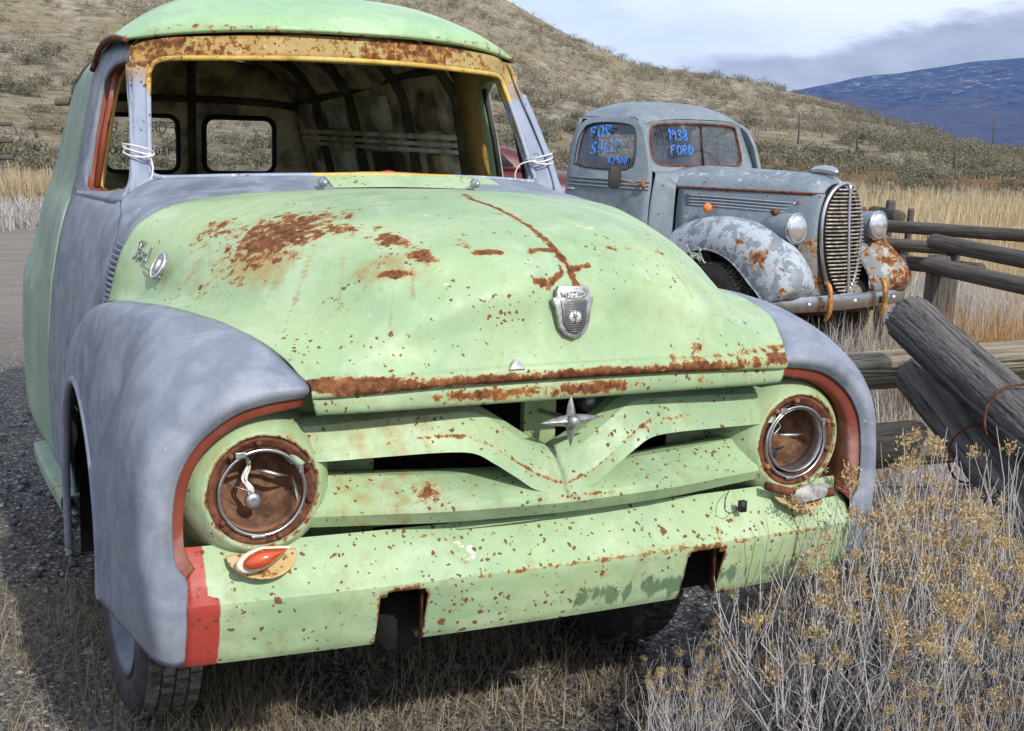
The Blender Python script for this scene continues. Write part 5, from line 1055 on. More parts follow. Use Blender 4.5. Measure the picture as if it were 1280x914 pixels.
log('fence_rail', E0_, E0_+dd*2.4, .080, .075, WOODM, 'bottom rail near the ground in the shade behind the brush', G1, .08, 5)
# wire loops round the dark logs
for c_, ax_, rr_, lb in ((A0+(A1-A0)*.74, A1-A0, .118, 'rusty wire loop tied round the top split log'), (B0+(B1-B0)*.60, B1-B0, .116, 'rusty wire loop tied round the lower dark log')):
    ax_ = ax_/np.linalg.norm(ax_); q = np.cross(ax_, [0, 0, 1]); q /= np.linalg.norm(q); q2 = np.cross(ax_, q)
    P = [c_+q*rr_*math.cos(a)+q2*rr_*math.sin(a)+ax_*.02*math.sin(2*a) for a in np.linspace(0, 2*math.pi, 25)]
    tag(MB().add(*tube(P, .0045, 5, caps=False)).build('wire_loop', RUST, None), lb, 'wire')
G2 = 'rails of the far log fence'
far = [((5.80, 5.80, .965), (6.42, 3.6, 1.00), .050, 'long dark top rail of the far fence running to the right edge'), ((5.62, 5.62, .845), (5.93, 4.60, .86), .050, 'short rail below the top rail beside the pickup headlight'),
       ((4.82, 3.84, 1.005), (4.62, 2.55, .965), .054, 'thick dark rail starting left of the orange weeds, second from the top'), ((4.25, 3.30, .925), (4.15, 2.1, .885), .050, 'blunt ended lower rail behind the orange weeds'),
       ((6.25, 6.05, 1.035), (6.05, 5.5, 1.04), .060, 'short log stub at the top of the far fence post'), ((5.75, 5.75, .70), (5.95, 4.5, .72), .06, 'lowest far rail next to the pickup fender')]
for k, (a, b, r_, lb) in enumerate(far): log('fence_rail', a, b, r_, r_*.92, WOODM, lb, G2, .06, 20+k)
for k, (x, y, z, r_, lb) in enumerate([(6.10, 5.72, 1.16, .042, 'upright post of the far fence beside the pickup lamp'), (6.22, 5.62, 1.10, .03, 'thin stake next to the upright fence post'), (4.28, 3.27, .98, .075, 'stout round post under the blunt rail'), (4.80, 3.70, .97, .06, 'post under the thick dark rail'), (6.38, 3.8, 1.0, .05, 'fence post near the right edge of the picture')]):
    log('fence_post', (x, y, -.05), (x+.03, y, z), r_, r_*.9, WOODM, lb, None, .06, 40+k, cat='post')
# far buck fence on the left
for k in range(4):
    log('fence_rail', (-.25, 27.2, .25+.34*k+.1), (1.45, 26.6, .28+.34*k+.1), .055, .05, WOODM, ['lowest', 'second lowest', 'second highest', 'topmost'][k]+' rail of the small fence far off at the left edge', 'rails of the small far fence', .05, 60+k, crack=False)
log('fence_post', (.85, 26.75, -.05), (.88, 26.75, 1.75), .07, .06, WOODM, 'post of the small fence far off at the left edge', None, .05, 70, cat='post', crack=False)

# =================================================================== GROUND, HILLS, MOUNTAIN
PC = np.array([-1.437, -2.643])
def vnoise(x, y, seed=0, octv=4, f0=1.0):
    g = np.random.default_rng(seed); out = 0*x; amp = 1.0
    for k in range(octv):
        f = f0*2**k
        for _ in range(4):
            a = g.uniform(0, 2*math.pi); ph = g.uniform(0, 6.28); out = out+amp*np.sin((x*math.cos(a)+y*math.sin(a))*f*g.uniform(.7, 1.4)+ph)*.35
        amp *= .5
    return out
azd = np.concatenate([np.arange(-180, -10, 6.0), np.arange(-10, 60, .8), np.arange(60, 181, 6.0)])
rad_ = np.concatenate([np.geomspace(.3, 12, 46), np.geomspace(12.6, 160, 50), np.geomspace(200, 30000, 16)])
AA, RR = np.meshgrid(R(1)*azd, rad_, indexing='ij'); GX, GYY = PC[0]+RR*np.sin(AA), PC[1]+RR*np.cos(AA)
GZ_ = .012*vnoise(GX, GYY, 3, 3, 2.0)*np.clip(RR/3, 0, 1)-np.clip((RR-150)/2500, 0, 1)*70
def region_grass(x, y):   # 1 where dry meadow grows, 0 on the gravel yard
    return 1/(1+np.exp(-((x-2.1-.25*(y-2))*2.2+vnoise(x, y, 5, 3, 1.2)*.8)))
gm_, gt = mat('gravel_and_dry_ground'); P = gt.obj()
d1, c1 = gt.voro(P, 62); d2, c2 = gt.voro(P, 26); s1 = gt.new('ShaderNodeSeparateColor'); gt.l.new(c1, s1.inputs[0]); s2 = gt.new('ShaderNodeSeparateColor'); gt.l.new(c2, s2.inputs[0])
lo = gt.noise(P, 1.3, 6, .6); 
gc = gt.mix(s1.outputs[0], (.085, .082, .084), (.26, .25, .25)); gc = gt.mix(gt.ramp(s1.outputs[1], .84, .93), gc, (.46, .44, .42))
gc = gt.mix(gt.ramp(d1, .30, .55, 0, .75), gc, (.035, .030, .026)); gc = gt.mix(gt.ramp(lo, .46, .70, 0, .6), gc, (.17, .135, .095))
far_g = gt.mix(gt.noise(gt.vmul(P, (.35, 2.0, 1)), 1.5, 7, .65), (.115, .098, .085), (.30, .27, .235))
gc = gt.mix(gt.attr('yard'), gc, far_g)
mead = gt.mix(gt.noise(P, 2.2, 7, .7), (.16, .105, .045), (.36, .27, .13)); mead = gt.mix(gt.ramp(gt.noise(P, .35, 4), .5, .65, 0, .6), mead, (.25, .13, .05))
gc = gt.mix(gt.ramp(gt.math('ADD', gt.attr('grass'), gt.math('MULTIPLY', gt.math('SUBTRACT', gt.noise(P, 5, 6, .7), .5), .8)), .4, .6), gc, mead)
hh = gt.math('SUBTRACT', gt.math('MULTIPLY', gt.math('SUBTRACT', .6, d1), s1.outputs[2]), gt.math('MULTIPLY', d2, .3))
bset(gt, col=gc, rough=.95, spec=.15, nrm=gt.bump(hh, .9, .012))
ground = MB().add(np.stack([GX, GYY, GZ_], -1).reshape(-1, 3), [f[::-1] for f in grid_faces(len(azd), len(rad_))]).build('ground', gm_)
tag(ground, kind='structure')
attr(ground, 'grass', lambda P: np.maximum(region_grass(P[:, 0], P[:, 1]), 1.0*(np.hypot(P[:, 0], P[:, 1]) > 24)))
attr(ground, 'yard', lambda P: np.clip((P[:, 1]-5.5)/4, 0, 1)*(1-region_grass(P[:, 0], P[:, 1])))

# hillside: rises behind the meadow and closes off the view on the left
azh = np.arange(-60, 62, .35)
def crest_el(a):
    return np.interp(a, [-60, -10, 5, 12, 20, 24, 25.7, 28.5, 31.2, 33.9, 36.9, 40.1, 43.2, 45.8, 50, 60], [12, 12, 11.5, 10.5, 8.2, 6.2, 5.05, 3.75, 2.72, 2.22, 1.90, 1.28, .38, -.40, -1.0, -1.2])
def r0f(a): return np.interp(a, [-60, 5, 20, 35, 48, 60], [23, 23, 27, 34, 40, 42])
def r1f(a): return np.interp(a, [-60, 5, 20, 30, 40, 46, 60], [250, 250, 240, 215, 175, 140, 120])
rh = np.concatenate([np.linspace(0, .25, 26), np.linspace(.26, 1, 60), np.linspace(1.02, 2.2, 26)])
AH, TH_ = np.meshgrid(azh, rh, indexing='ij'); r0, r1 = r0f(AH), r1f(AH); RH = r0+(r1-r0)*TH_
zc1 = 1.655+r1*np.tan(R(1)*crest_el(AH)); ZH = np.where(TH_ <= 1, zc1*np.clip(TH_, 0, 1)**1.45, zc1-(TH_-1)**1.3*np.maximum(zc1+60, 8)*.7)
HX, HY = PC[0]+RH*np.sin(R(1)*AH), PC[1]+RH*np.cos(R(1)*AH)
edge = np.clip(TH_*6, 0, 1)*np.clip(1-np.abs(TH_-1)*0+.0, 0, 1)
ZH = ZH+edge*(vnoise(HX, HY, 8, 4, .09)*1.1*np.clip(zc1/8, .15, 1)+vnoise(HX, HY, 9, 3, .5)*.16)-.02
# a small cut bank at the foot of the slope
ZH = ZH+np.clip(TH_*18, 0, 1)*.5*(AH > 30)*np.clip(1-TH_, 0, 1)*np.clip((AH-30)/6, 0, 1)
hmat, ht = mat('dry_hillside'); P = ht.obj()
n1 = ht.noise(P, .16, 7, .62); n2 = ht.noise(P, 1.1, 8, .7); n3 = ht.noise(P, 6, 6, .7)
hc = ht.mix(ht.ramp(n2, .33, .66), (.17, .138, .092), (.42, .37, .29)); hc = ht.mix(ht.ramp(n1, .44, .62, 0, .7), hc, (.27, .225, .125))
hc = ht.mix(ht.ramp(ht.noise(P, .5, 5, .7, .5), .56, .66, 0, .75), hc, (.215, .125, .060)); hc = ht.mix(ht.ramp(n3, .55, .7, 0, .75), hc, (.075, .068, .045))
dv_, _ = ht.voro(P, .9); hc = ht.mix(ht.ramp(dv_, .16, .34, .62, 0), hc, (.085, .085, .055)); hc = ht.mix(ht.ramp(ht.noise(P, 2.6, 5, .7), .62, .70, 0, .8), hc, (.44, .41, .37))
hc = ht.mix(ht.math('MULTIPLY', ht.attr('bank'), ht.ramp(n2, .3, .6, .3, 1)), hc, (.20, .10, .042))
bset(ht, col=hc, rough=.95, spec=.1, nrm=ht.bump(ht.math('ADD', n3, ht.math('MULTIPLY', n2, 1.5)), .8, .25))
hill = MB().add(np.stack([HX, HY, ZH], -1).reshape(-1, 3), [f[::-1] for f in grid_faces(len(azh), len(rh))]).build('hillside', hmat); tag(hill, kind='structure')
attr(hill, 'bank', lambda P: np.clip(TH_.ravel()*25, 0, 1)*np.exp(-((TH_.ravel()-.055)/.035)**2)*np.clip((AH.ravel()-28)/4, .0, 1))
def hill_pt(a, t):   # azimuth deg, fraction
    i = np.interp(a, azh, np.arange(len(azh))); j = np.interp(t, rh, np.arange(len(rh))); i0, j0 = int(i), int(j); i1, j1 = min(i0+1, len(azh)-1), min(j0+1, len(rh)-1); fi, fj = i-i0, j-j0
    G = np.stack([HX, HY, ZH], -1); return (G[i0, j0]*(1-fi)+G[i1, j0]*fi)*(1-fj)+(G[i0, j1]*(1-fi)+G[i1, j1]*fi)*fj

# far mountain
azm = np.arange(14, 80, .30); tm_ = np.linspace(0, 1.25, 44); AM, TM = np.meshgrid(azm, tm_, indexing='ij')
ce = np.interp(azm, [14, 30, 34, 36, 37.6, 40.3, 43.0, 45.2, 47, 55, 80], [-.5, .1, .7, 1.35, 1.93, 2.62, 3.02, 3.35, 3.55, 3.9, 3.2])[:, None]
RM = 3600+3000*TM; zt = 1.6+6600*np.tan(R(1)*ce); MX, MY = PC[0]+RM*np.sin(R(1)*AM), PC[1]+RM*np.cos(R(1)*AM)
MZ = -70+(zt+70)*np.where(TM <= 1, TM**.8, 1-(TM-1)*1.2)+vnoise(MX, MY, 12, 5, .0016)*22*np.clip(TM*3, 0, 1)+vnoise(MX, MY, 14, 3, .012)*3.5
mm, mt_ = mat('forested_mountain'); P = mt_.obj(); n1 = mt_.noise(P, .0035, 8, .65); n2 = mt_.noise(P, .016, 8, .7)
sepm = mt_.new('ShaderNodeSeparateXYZ'); mt_.l.new(P, sepm.inputs[0])
mc_ = mt_.mix(mt_.ramp(n2, .35, .65), (.014, .034, .095), (.050, .095, .205)); open_ = mt_.ramp(mt_.math('SUBTRACT', n1, mt_.math('MULTIPLY', sepm.outputs[2], .0009)), .26, .46)  # blue haze of distance is put into the forest colour
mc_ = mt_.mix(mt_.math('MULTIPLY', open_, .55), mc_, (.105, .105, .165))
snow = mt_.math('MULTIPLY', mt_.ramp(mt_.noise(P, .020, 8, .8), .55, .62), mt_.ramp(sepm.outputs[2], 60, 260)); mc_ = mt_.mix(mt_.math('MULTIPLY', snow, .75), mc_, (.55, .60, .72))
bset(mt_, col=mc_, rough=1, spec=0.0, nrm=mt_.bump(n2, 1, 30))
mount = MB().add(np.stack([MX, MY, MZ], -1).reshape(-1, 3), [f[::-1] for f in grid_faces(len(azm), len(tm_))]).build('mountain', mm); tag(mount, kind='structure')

# haze
HAZE = True
if HAZE:
    hz = MB().add(*box((2500, 2500, 400-36.5), (13500, 13500, 873))).build('haze', DARK, None, smooth=False); hz.data.materials.clear()
    hm = bpy.data.materials.new('pale_haze'); hm.use_nodes = True; t = NT(hm.node_tree); t.n.clear(); pv = t.new('ShaderNodeVolumePrincipled'); o = t.new('ShaderNodeOutputMaterial'); t.l.new(pv.outputs[0], o.inputs[1])
    pv.inputs['Color'].default_value = (.45, .62, 1.0, 1); pv.inputs['Density'].default_value = 3.0e-5; pv.inputs['Anisotropy'].default_value = .0
    hz.data.materials.append(hm); tag(hz, kind='stuff')

# =================================================================== VEGETATION
def leafmat(name, c1, c2, c3=None, rough=.9, scale=3):
    m, t = mat(name); P = t.obj(); oi = t.new('ShaderNodeObjectInfo').outputs['Random']
    c = t.mix(t.noise(P, scale, 4, .7), c1, c2); c = t.mix(t.math('MULTIPLY', t.attr('tone'), 1.0), c, c3 if c3 else c2)
    c = t.mix(t.math('MULTIPLY', oi, .35), c, tuple(x*.55 for x in c1)); bset(t, col=c, rough=rough, spec=.1)
    tl_ = t.new('ShaderNodeBsdfTranslucent'); t.l.new(c, tl_.inputs[0]); ms = t.new('ShaderNodeMixShader'); ms.inputs[0].default_value = .18
    out = [n for n in t.n if n.type == 'OUTPUT_MATERIAL'][0]; t.l.new(t.b.outputs[0], ms.inputs[1]); t.l.new(tl_.outputs[0], ms.inputs[2]); t.l.new(ms.outputs[0], out.inputs[0]); return m
SAGE = leafmat('sagebrush_leaves', (.100, .094, .060), (.205, .19, .135), (.30, .27, .21))
STRAW = leafmat('dry_straw', (.36, .25, .11), (.55, .43, .24), (.62, .55, .42))
ORANGE = leafmat('orange_dead_weeds', (.30, .13, .035), (.50, .25, .07), (.55, .36, .15))
PALES = leafmat('bleached_stems', (.52, .49, .47), (.74, .71, .70), (.34, .30, .27))
HEADS = leafmat('dried_flower_heads', (.56, .43, .22), (.80, .68, .44), (.38, .24, .10), scale=30)
BROWNG = leafmat('brown_dead_grass', (.15, .105, .055), (.36, .28, .17), (.50, .44, .34))

def blades(g, base, h, wd, lean, droop, seg=3):
    """base (n,3) -> curved flat blades as verts, faces"""
    n = len(base); a = g.uniform(0, 2*math.pi, n); dirn = np.stack([np.cos(a), np.sin(a), 0*a], 1); side = np.stack([-np.sin(a+g.normal(0, .8, n)), np.cos(a+g.normal(0, .8, n)), 0*a], 1)
    V = []; 
    for k in range(seg+1):
        t = k/seg; c = base+dirn*(lean*h*t+droop*h*t*t)[:, None]+np.stack([0*h, 0*h, h*(t-.35*np.clip(droop, 0, 3)*t*t)], 1)
        w_ = wd*(1-t*.85)
        V += [c-side*w_[:, None], c+side*w_[:, None]]
    V = np.stack(V, 1).reshape(-1, 3); F = []; m_ = 2*(seg+1)
    idx = np.arange(n)*m_; quads = []
    for k in range(seg): quads.append(np.stack([idx+2*k, idx+2*k+1, idx+2*k+3, idx+2*k+2], 1))
    return V, np.concatenate(quads), np.repeat(g.uniform(0, 1, n), m_)
def fast_mesh(name, V, F, material, tone=None, parent=None):
    me = bpy.data.meshes.new(name); V = np.asarray(V, np.float32); F = np.asarray(F, np.int32); k = F.shape[1]
    me.vertices.add(len(V)); me.vertices.foreach_set('co', V.ravel()); me.loops.add(F.size); me.loops.foreach_set('vertex_index', F.ravel())
    me.polygons.add(len(F)); me.polygons.foreach_set('loop_start', np.arange(len(F), dtype=np.int32)*k); me.update(calc_edges=True); me.validate()
    me.materials.append(material)
    if tone is not None: a = me.attributes.new('tone', 'FLOAT', 'POINT'); a.data.foreach_set('value', np.asarray(tone, np.float32))
    o = bpy.data.objects.new(name, me); COL.objects.link(o); o.parent = parent; return o

# --- sagebrush prototypes: many small leaf cards through a lumpy crown on a few twigs
def sage_mesh(seed, n=420):
    g = np.random.default_rng(seed); lob = g.normal(0, .28, (7, 3)); lob[:, 2] = np.abs(lob[:, 2])*.6+.25
    c = lob[g.integers(0, 7, n)]+g.normal(0, 1, (n, 3))*[.17, .17, .14]; c[:, 2] = np.clip(c[:, 2], .02, None)
    d = g.normal(0, 1, (n, 3)); d[:, 2] = np.abs(d[:, 2])+.4; d /= np.linalg.norm(d, axis=1)[:, None]; s_ = np.cross(d, g.normal(0, 1, (n, 3))); s_ /= np.linalg.norm(s_, axis=1)[:, None]
    L = g.uniform(.05, .13, n)[:, None]; W_ = g.uniform(.018, .045, n)[:, None]
    V = np.stack([c-s_*W_, c+s_*W_, c+d*L+s_*W_*.4, c+d*L-s_*W_*.4], 1).reshape(-1, 3); F = np.arange(n*4).reshape(-1, 4)
    tn = np.repeat(g.uniform(0, 1, n)**2, 4); off_ = len(V)
    for L_ in lob:
        d_ = np.array([.012, 0, 0]); e_ = np.array([0, .012, 0]); b_ = L_*[.1, .1, 0]; q = np.array([b_-d_, b_+d_, L_+d_*.5, L_-d_*.5, b_-e_, b_+e_, L_+e_*.5, L_-e_*.5])
        V = np.concatenate([V, q]); F = np.concatenate([F, np.array([[0, 1, 2, 3], [4, 5, 6, 7]])+off_]); off_ += 8; tn = np.concatenate([tn, np.zeros(8)])
    return V, F, tn
protos = []
for k in range(5):
    V, F, tn = sage_mesh(100+k); me_o = fast_mesh('sagebrush', V, F, SAGE, tn); protos.append(me_o)
g = np.random.default_rng(42); placed = []
while len(placed) < 3600:
    a = g.uniform(2, 51); t_ = .015+.985*g.uniform(0, 1)**1.1
    if vnoise(np.array([a*.9]), np.array([t_*30]), 21, 3, .9)[0] < g.normal(-.5, .8): continue
    p = hill_pt(a, t_); rr_ = math.hypot(p[0]-PC[0], p[1]-PC[1])
    placed.append((rr_, a, p, g.uniform(.45, 1.5)*(.46+.66*min(t_, .9))))
placed.sort(key=lambda q: q[0]/q[3])
for k, (rr_, a, p, s_) in enumerate(placed[:290]):
    pr = protos[k % 5]
    o = pr if k < 5 else pr.copy()
    if k >= 5: COL.objects.link(o)
    o.location = (p[0], p[1], p[2]-.04); o.scale = (s_*g.uniform(.8, 1.5), s_*g.uniform(.8, 1.5), s_*g.uniform(.6, 1.1)); o.rotation_euler = (0, 0, g.uniform(0, 6.28))
    tag(o, 'grey green sagebrush growing on the dry hillside', 'shrub', 'sagebrush scattered over the hillside')
VV, FF, TT_ = [], [], []; off = 0
small = [sage_mesh(200+k, 70) for k in range(6)]
for k, (rr_, a, p, s_) in enumerate(placed[290:]):
    V, F, tn = small[k % 6]; th = g.uniform(0, 6.28); cs, sn = math.cos(th), math.sin(th)
    W_ = np.stack([V[:, 0]*cs-V[:, 1]*sn, V[:, 0]*sn+V[:, 1]*cs, V[:, 2]], 1)*[s_*1.2, s_*1.2, s_*.9]*1.0
    VV.append(W_*[1, 1, 1]+p); FF.append(F+off); TT_.append(tn); off += len(V)
V = np.concatenate(VV); o = fast_mesh('far_sagebrush', V, np.concatenate(FF), SAGE, np.concatenate(TT_)); tag(o, kind='stuff')

# dry bunch grass all over the slope
g = np.random.default_rng(91); B_, H_ = [], []
while len(B_) < 48000:
    t_ = g.uniform(0, 1)**1.35; p = hill_pt(g.uniform(3, 50), .004+.99*t_); k = g.integers(7, 13)
    for _ in range(k): B_.append(p+g.normal(0, .09+.10*t_, 3)*[1, 1, 0]); H_.append(g.uniform(.10, .30)*(1+1.2*t_))
B_ = np.array(B_); H_ = np.array(H_); V, F, tn = blades(g, B_, H_, H_*.075, g.normal(0, .7, len(B_)), np.abs(g.normal(0, .4, len(B_))), 2)
BUNCH = leafmat('bunch_grass', (.24, .20, .12), (.44, .38, .26), (.10, .095, .055)); tag(fast_mesh('bunch_grass', V, F, BUNCH, tn**2), kind='stuff')

# --- meadow grass beyond the fence (right) and round the pickup
def scatter_grass(name, n, xr, yr, hr, wd, lean, droop, m, seed, cond=None, clump=None, seg=3, zfun=None):
    g = np.random.default_rng(seed); x = g.uniform(*xr, n); y = g.uniform(*yr, n)
    if clump:
        cx_, cy_ = g.uniform(*xr, clump[0]), g.uniform(*yr, clump[0]); i = g.integers(0, clump[0], n); x = cx_[i]+g.normal(0, clump[1], n); y = cy_[i]+g.normal(0, clump[1], n)
    if cond is not None: k = cond(x, y, g); x, y = x[k], y[k]
    n = len(x); h = g.uniform(*hr, n); w_ = wd*g.uniform(.6, 1.3, n); base = np.stack([x, y, 0*x-.01 if zfun is None else zfun(x, y)], 1)
    V, F, tn = blades(g, base, h, w_, g.normal(0, lean, n), np.abs(g.normal(0, droop, n)), seg); o = fast_mesh(name, V, F, m, tn); return tag(o, kind='stuff')
def sees(x, y): return np.degrees(np.arctan2(x-PC[0], y-PC[1]))
def nottruck(x, y): return ~((np.abs(x) < .9) & (y > -.05) & (y < 3.9))
scatter_grass('meadow_grass', 30000, (2.6, 28), (1.5, 34), (.15, .42), .006, .25, .25, STRAW, 1, lambda x, y, g: (region_grass(x, y) > .5) & (sees(x, y) < 52) & (sees(x, y) > 20) & (np.hypot(x, y) < 36) & ~((np.hypot(x-4.7, y-6.5) < 2.2)) & ~((np.abs(x-4.7) < 2.4) & (np.abs(y-11.2) < 1.2)))
scatter_grass('near_meadow_grass', 24000, (2.3, 9), (.2, 9), (.12, .45), .0035, .3, .3, PALES, 2, lambda x, y, g: (region_grass(x, y) > .5) & (sees(x, y) > 28) & (sees(x, y) < 52), clump=(420, .16))
scatter_grass('orange_weeds', 2600, (4.15, 5.0), (2.3, 3.1), (.35, .80), .0035, .22, .15, ORANGE, 3, None, clump=(14, .16))
scatter_grass('dry_grass_by_pickup', 9000, (3.6, 6.6), (2.9, 5.2), (.05, .20), .0030, .35, .4, STRAW, 4, lambda x, y, g: (y < 4.9+.23*(x-5.1)+.1), clump=(120, .14))
scatter_grass('orange_grass_band', 9000, (-2.2, 3.5), (20.5, 23.5), (.3, .75), .014, .2, .2, STRAW, 5)
scatter_grass('pale_grass_band', 5000, (-2.0, 3.0), (17.6, 19.6), (.15, .45), .012, .4, .3, PALES, 6, None, clump=(60, .35))
scatter_grass('hill_foot_grass', 14000, (8, 34), (14, 34), (.2, .55), .012, .2, .2, STRAW, 7, lambda x, y, g: (sees(x, y) > 30) & (sees(x, y) < 52) & (np.hypot(x-PC[0], y-PC[1]) < 40) & (np.hypot(x-PC[0], y-PC[1]) > 22))
# tangled dead grass under and before the bumper and round the wheel
scatter_grass('dead_grass_by_wheel', 9500, (-1.7, -.45), (.1, 2.0), (.04, .17), .0017, .7, .9, BROWNG, 11, lambda x, y, g: ~((np.abs(x+.75) < .10) & (np.abs(y-1.0) < .36)), clump=(70, .12), seg=5)
scatter_grass('dead_grass_under_bumper', 5200, (-.7, .55), (.35, 1.3), (.03, .14), .0016, .7, .9, BROWNG, 12, None, clump=(46, .11), seg=5)
scatter_grass('grass_litter', 9000, (-1.35, .15), (.0, 1.15), (.008, .028), .0022, .8, .6, BROWNG, 13, lambda x, y, g: (x+.9*y < .45+.25*vnoise(x, y, 4, 2, 3)), seg=2)
scatter_grass('fence_foot_grass', 12000, (1.5, 4.2), (-.2, 3.6), (.10, .40), .0028, .5, .5, PALES, 14, lambda x, y, g: (y > .3+.3*(x-1.5)) & nottruck(x, y) & (x > 1.2), clump=(150, .12), seg=4)

# --- gravel stones
g = np.random.default_rng(77); n = 9000; t_ = g.uniform(0, 1, n); rr_ = 2.6+5.5*t_**1.4; aa_ = R(1)*g.uniform(-6, 40, n); x = PC[0]+rr_*np.sin(aa_); y = PC[1]+rr_*np.cos(aa_)
keep = (region_grass(x, y) < .6); x, y = x[keep], y[keep]; n = len(x); sz = g.gamma(2.2, .0032, n)+.003
ico = np.array([(0, 0, 1), (.89, 0, .45), (.28, .85, .45), (-.72, .53, .45), (-.72, -.53, .45), (.28, -.85, .45), (.72, .53, -.45), (-.28, .85, -.45), (-.89, 0, -.45), (-.28, -.85, -.45), (.72, -.53, -.45), (0, 0, -1)])
icf = np.array([(0, 1, 2), (0, 2, 3), (0, 3, 4), (0, 4, 5), (0, 5, 1), (1, 6, 2), (2, 7, 3), (3, 8, 4), (4, 9, 5), (5, 10, 1), (6, 7, 2), (7, 8, 3), (8, 9, 4), (9, 10, 5), (10, 6, 1), (11, 7, 6), (11, 8, 7), (11, 9, 8), (11, 10, 9), (11, 6, 10)])
V = ico[None]*sz[:, None, None]*g.uniform(.6, 1.3, (n, 12, 1))*np.array([1, 1, .6])+np.stack([x, y, sz*.25], 1)[:, None]
F = (icf[None]+np.arange(n)[:, None, None]*12).reshape(-1, 3)
stm_, stt = mat('gravel_stones'); cc = stt.attr('tone'); c = stt.mix(cc, (.10, .10, .105), (.42, .41, .40)); bset(stt, col=stt.mix(stt.math('MULTIPLY', stt.noise(stt.obj(), 300, 3), .5), c, (.08, .07, .06)), rough=.9, spec=.2)
tag(fast_mesh('gravel', V.reshape(-1, 3), F, stm_, np.repeat(g.uniform(0, 1, n)**2.2, 12)), kind='stuff')

# --- rabbitbrush: bleached upright stems with tan dried heads
def rabbit(seed, nst=135, h=.55, spread=.24):
    g = np.random.default_rng(seed); SV, SF, HV, HF = [], [], [], []; so_ = ho_ = 0; st_t, ht_t = [], []
    def stem(P, r_):
        nonlocal so_
        V, F = tube(P, r_, 4, caps=False); SV.append(V); SF.append(np.array(F)+so_); so_ += len(V); st_t.append(np.full(len(V), g.uniform(0, 1)**3))
    def head(c, s_):
        nonlocal ho_
        m_ = int(58*s_/.016); d = g.normal(0, 1, (m_, 3)); d[:, 2] = np.abs(d[:, 2])*1.2+.2; d /= np.linalg.norm(d, axis=1)[:, None]
        sd_ = np.cross(d, g.normal(0, 1, (m_, 3))); sd_ /= np.linalg.norm(sd_, axis=1)[:, None]
        b = c+d*s_*g.uniform(0, .8, (m_, 1))+g.normal(0, s_*.22, (m_, 3)); L = g.uniform(.004, .009, (m_, 1)); w_ = g.uniform(.0010, .0020, (m_, 1))
        V = np.stack([b-sd_*w_, b+sd_*w_, b+d*L+sd_*w_*.6, b+d*L-sd_*w_*.6], 1).reshape(-1, 3); HV.append(V); HF.append(np.arange(m_*4).reshape(-1, 4)+ho_); ho_ += m_*4; ht_t.append(np.repeat(g.uniform(0, 1, m_), 4))
    for _ in range(nst):
        a = g.uniform(0, 2*math.pi); q = g.uniform(0, 1)**.6; b = np.array([math.cos(a), math.sin(a), 0])*q*.07; o = np.array([math.cos(a), math.sin(a), 0])*q*spread
        H = h*g.uniform(.55, 1.05)*(1-.18*q); j = g.normal(0, .018, (4, 3))
        P = np.array([b, b+o*.35+[0, 0, H*.28], b+o*.68+[0, 0, H*.56], b+o*.92+[0, 0, H*.80]])+j*[1, 1, .3]; P[0, 2] = -.02
        stem(cr1(P, 2), np.linspace(.0030, .0016, 7))
        for _k in range(g.integers(2, 5)):
            i = g.integers(1, 4); s0 = P[i]; dv = np.array([g.normal(0, .035), g.normal(0, .035), g.uniform(.08, .20)]); mid = s0+dv*.5+g.normal(0, .010, 3); e = s0+dv
            stem(np.array([s0, mid, e]), np.array([.0014, .0011, .0008]))
            if i >= 2 and g.uniform() < .27: head(e, g.uniform(.016, .030))
        for _k in range(2):   # fine side twigs
            i = g.integers(0, 3); s0 = P[i]+(P[i+1]-P[i])*g.uniform(0, 1); e = s0+np.array([g.normal(0, .05), g.normal(0, .05), g.uniform(.02, .09)]); stem(np.array([s0, (s0+e)/2+g.normal(0, .006, 3), e]), np.array([.0010, .0008, .0005]))
    return (np.concatenate(SV), np.concatenate(SF), np.concatenate(st_t)), (np.concatenate(HV), np.concatenate(HF), np.concatenate(ht_t))
RB = []
for k in range(4):
    S_, H_ = rabbit(300+k); e = empty('rabbitbrush', (0, 0, 0)); a = fast_mesh('stems', *S_[:2], PALES, S_[2], e); b = fast_mesh('flower_heads', *H_[:2], HEADS, H_[2], e); RB.append((e, a, b))
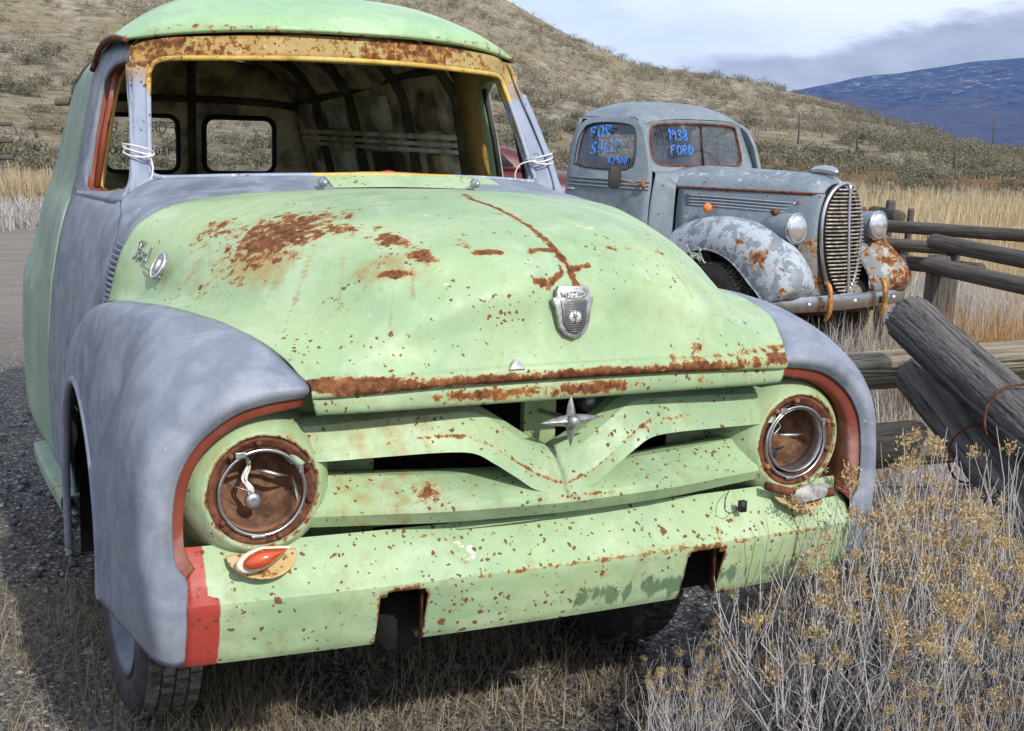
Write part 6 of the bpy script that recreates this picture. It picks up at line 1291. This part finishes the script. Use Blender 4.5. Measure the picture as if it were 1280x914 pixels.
spots = [(.44, .02, .62, 'small thin rabbitbrush under the notch of the front pan, leftmost of the brush'), (.66, .06, .70, 'low bush at the left foot of the brush thicket'), (.78, -.14, 1.28, 'pale bush in front of the right end of the pan'),
 (.98, -.12, 1.42, 'bush hiding the right corner of the front pan'), (1.05, -.30, 1.12, 'full bush in the middle of the brush thicket'), (1.20, .06, 1.28, 'bush beneath the right fender edge'), (1.42, .10, 1.36, 'bush with two tall round seed heads before the lower rail'),
 (1.40, -.25, 1.25, 'bush at the right edge of the picture, low in the thicket'), (1.66, .0, 1.15, 'bush at the right edge below the dark fence log'), (1.02, -.56, .82, 'bush at the bottom edge of the picture, right of centre'), (.80, -.46, .66, 'short brush at the bottom edge, left end of the thicket'),
 (1.30, .42, 1.0, 'bush between the right fender and the lower fence rail'), (1.20, -.55, 1.0, 'bush at the bottom edge toward the right corner'), (1.72, .36, .85, 'bush at the foot of the wired fence log'), (1.04, .22, 1.05, 'bush growing against the right front wheel'), (1.50, -.50, .95, 'bush cut by the bottom right corner of the picture')]
g = np.random.default_rng(5)
for k, (x, y, s_, lb) in enumerate(spots):
    e, a, b = RB[k % 4]
    if k >= 4:
        e2 = e.copy(); COL.objects.link(e2)
        for c_ in (a, b): c2_ = c_.copy(); COL.objects.link(c2_); c2_.parent = e2
        e = e2
    e.location = (x, y, 0); e.scale = (s_*.92, s_*.92, s_); e.rotation_euler = (0, 0, g.uniform(0, 6.28)); tag(e, lb, 'bush', 'rabbitbrush in front of the right fender')
# ragged weeds tangled near the left front wheel (single curly plants)
# wire fence posts on the hillside
for k, (a, t_, h_, lb) in enumerate([(44.5, .10, 1.35, 'thin fence post on the slope above the pickup headlight'), (40.6, .12, 1.35, 'thin fence post on the slope behind the pickup grille'), (47.3, .10, 1.3, 'thin fence post on the slope at the right edge'), (38.2, .16, 1.3, 'thin fence post on the slope above the pickup hood'), (45.9, .8, 3.2, 'tall pole standing where the slope meets the far valley')]):
    p = hill_pt(a, t_); o = MB().add(*tube([(0, 0, -.1), (.02, .01, h_*.5), (.0, .02, h_)], [.045, .042, .038] if h_ < 2 else [.09, .08, .06], 7)).build('fence_post', WOODM, None); o.location = p; tag(o, lb, 'post')
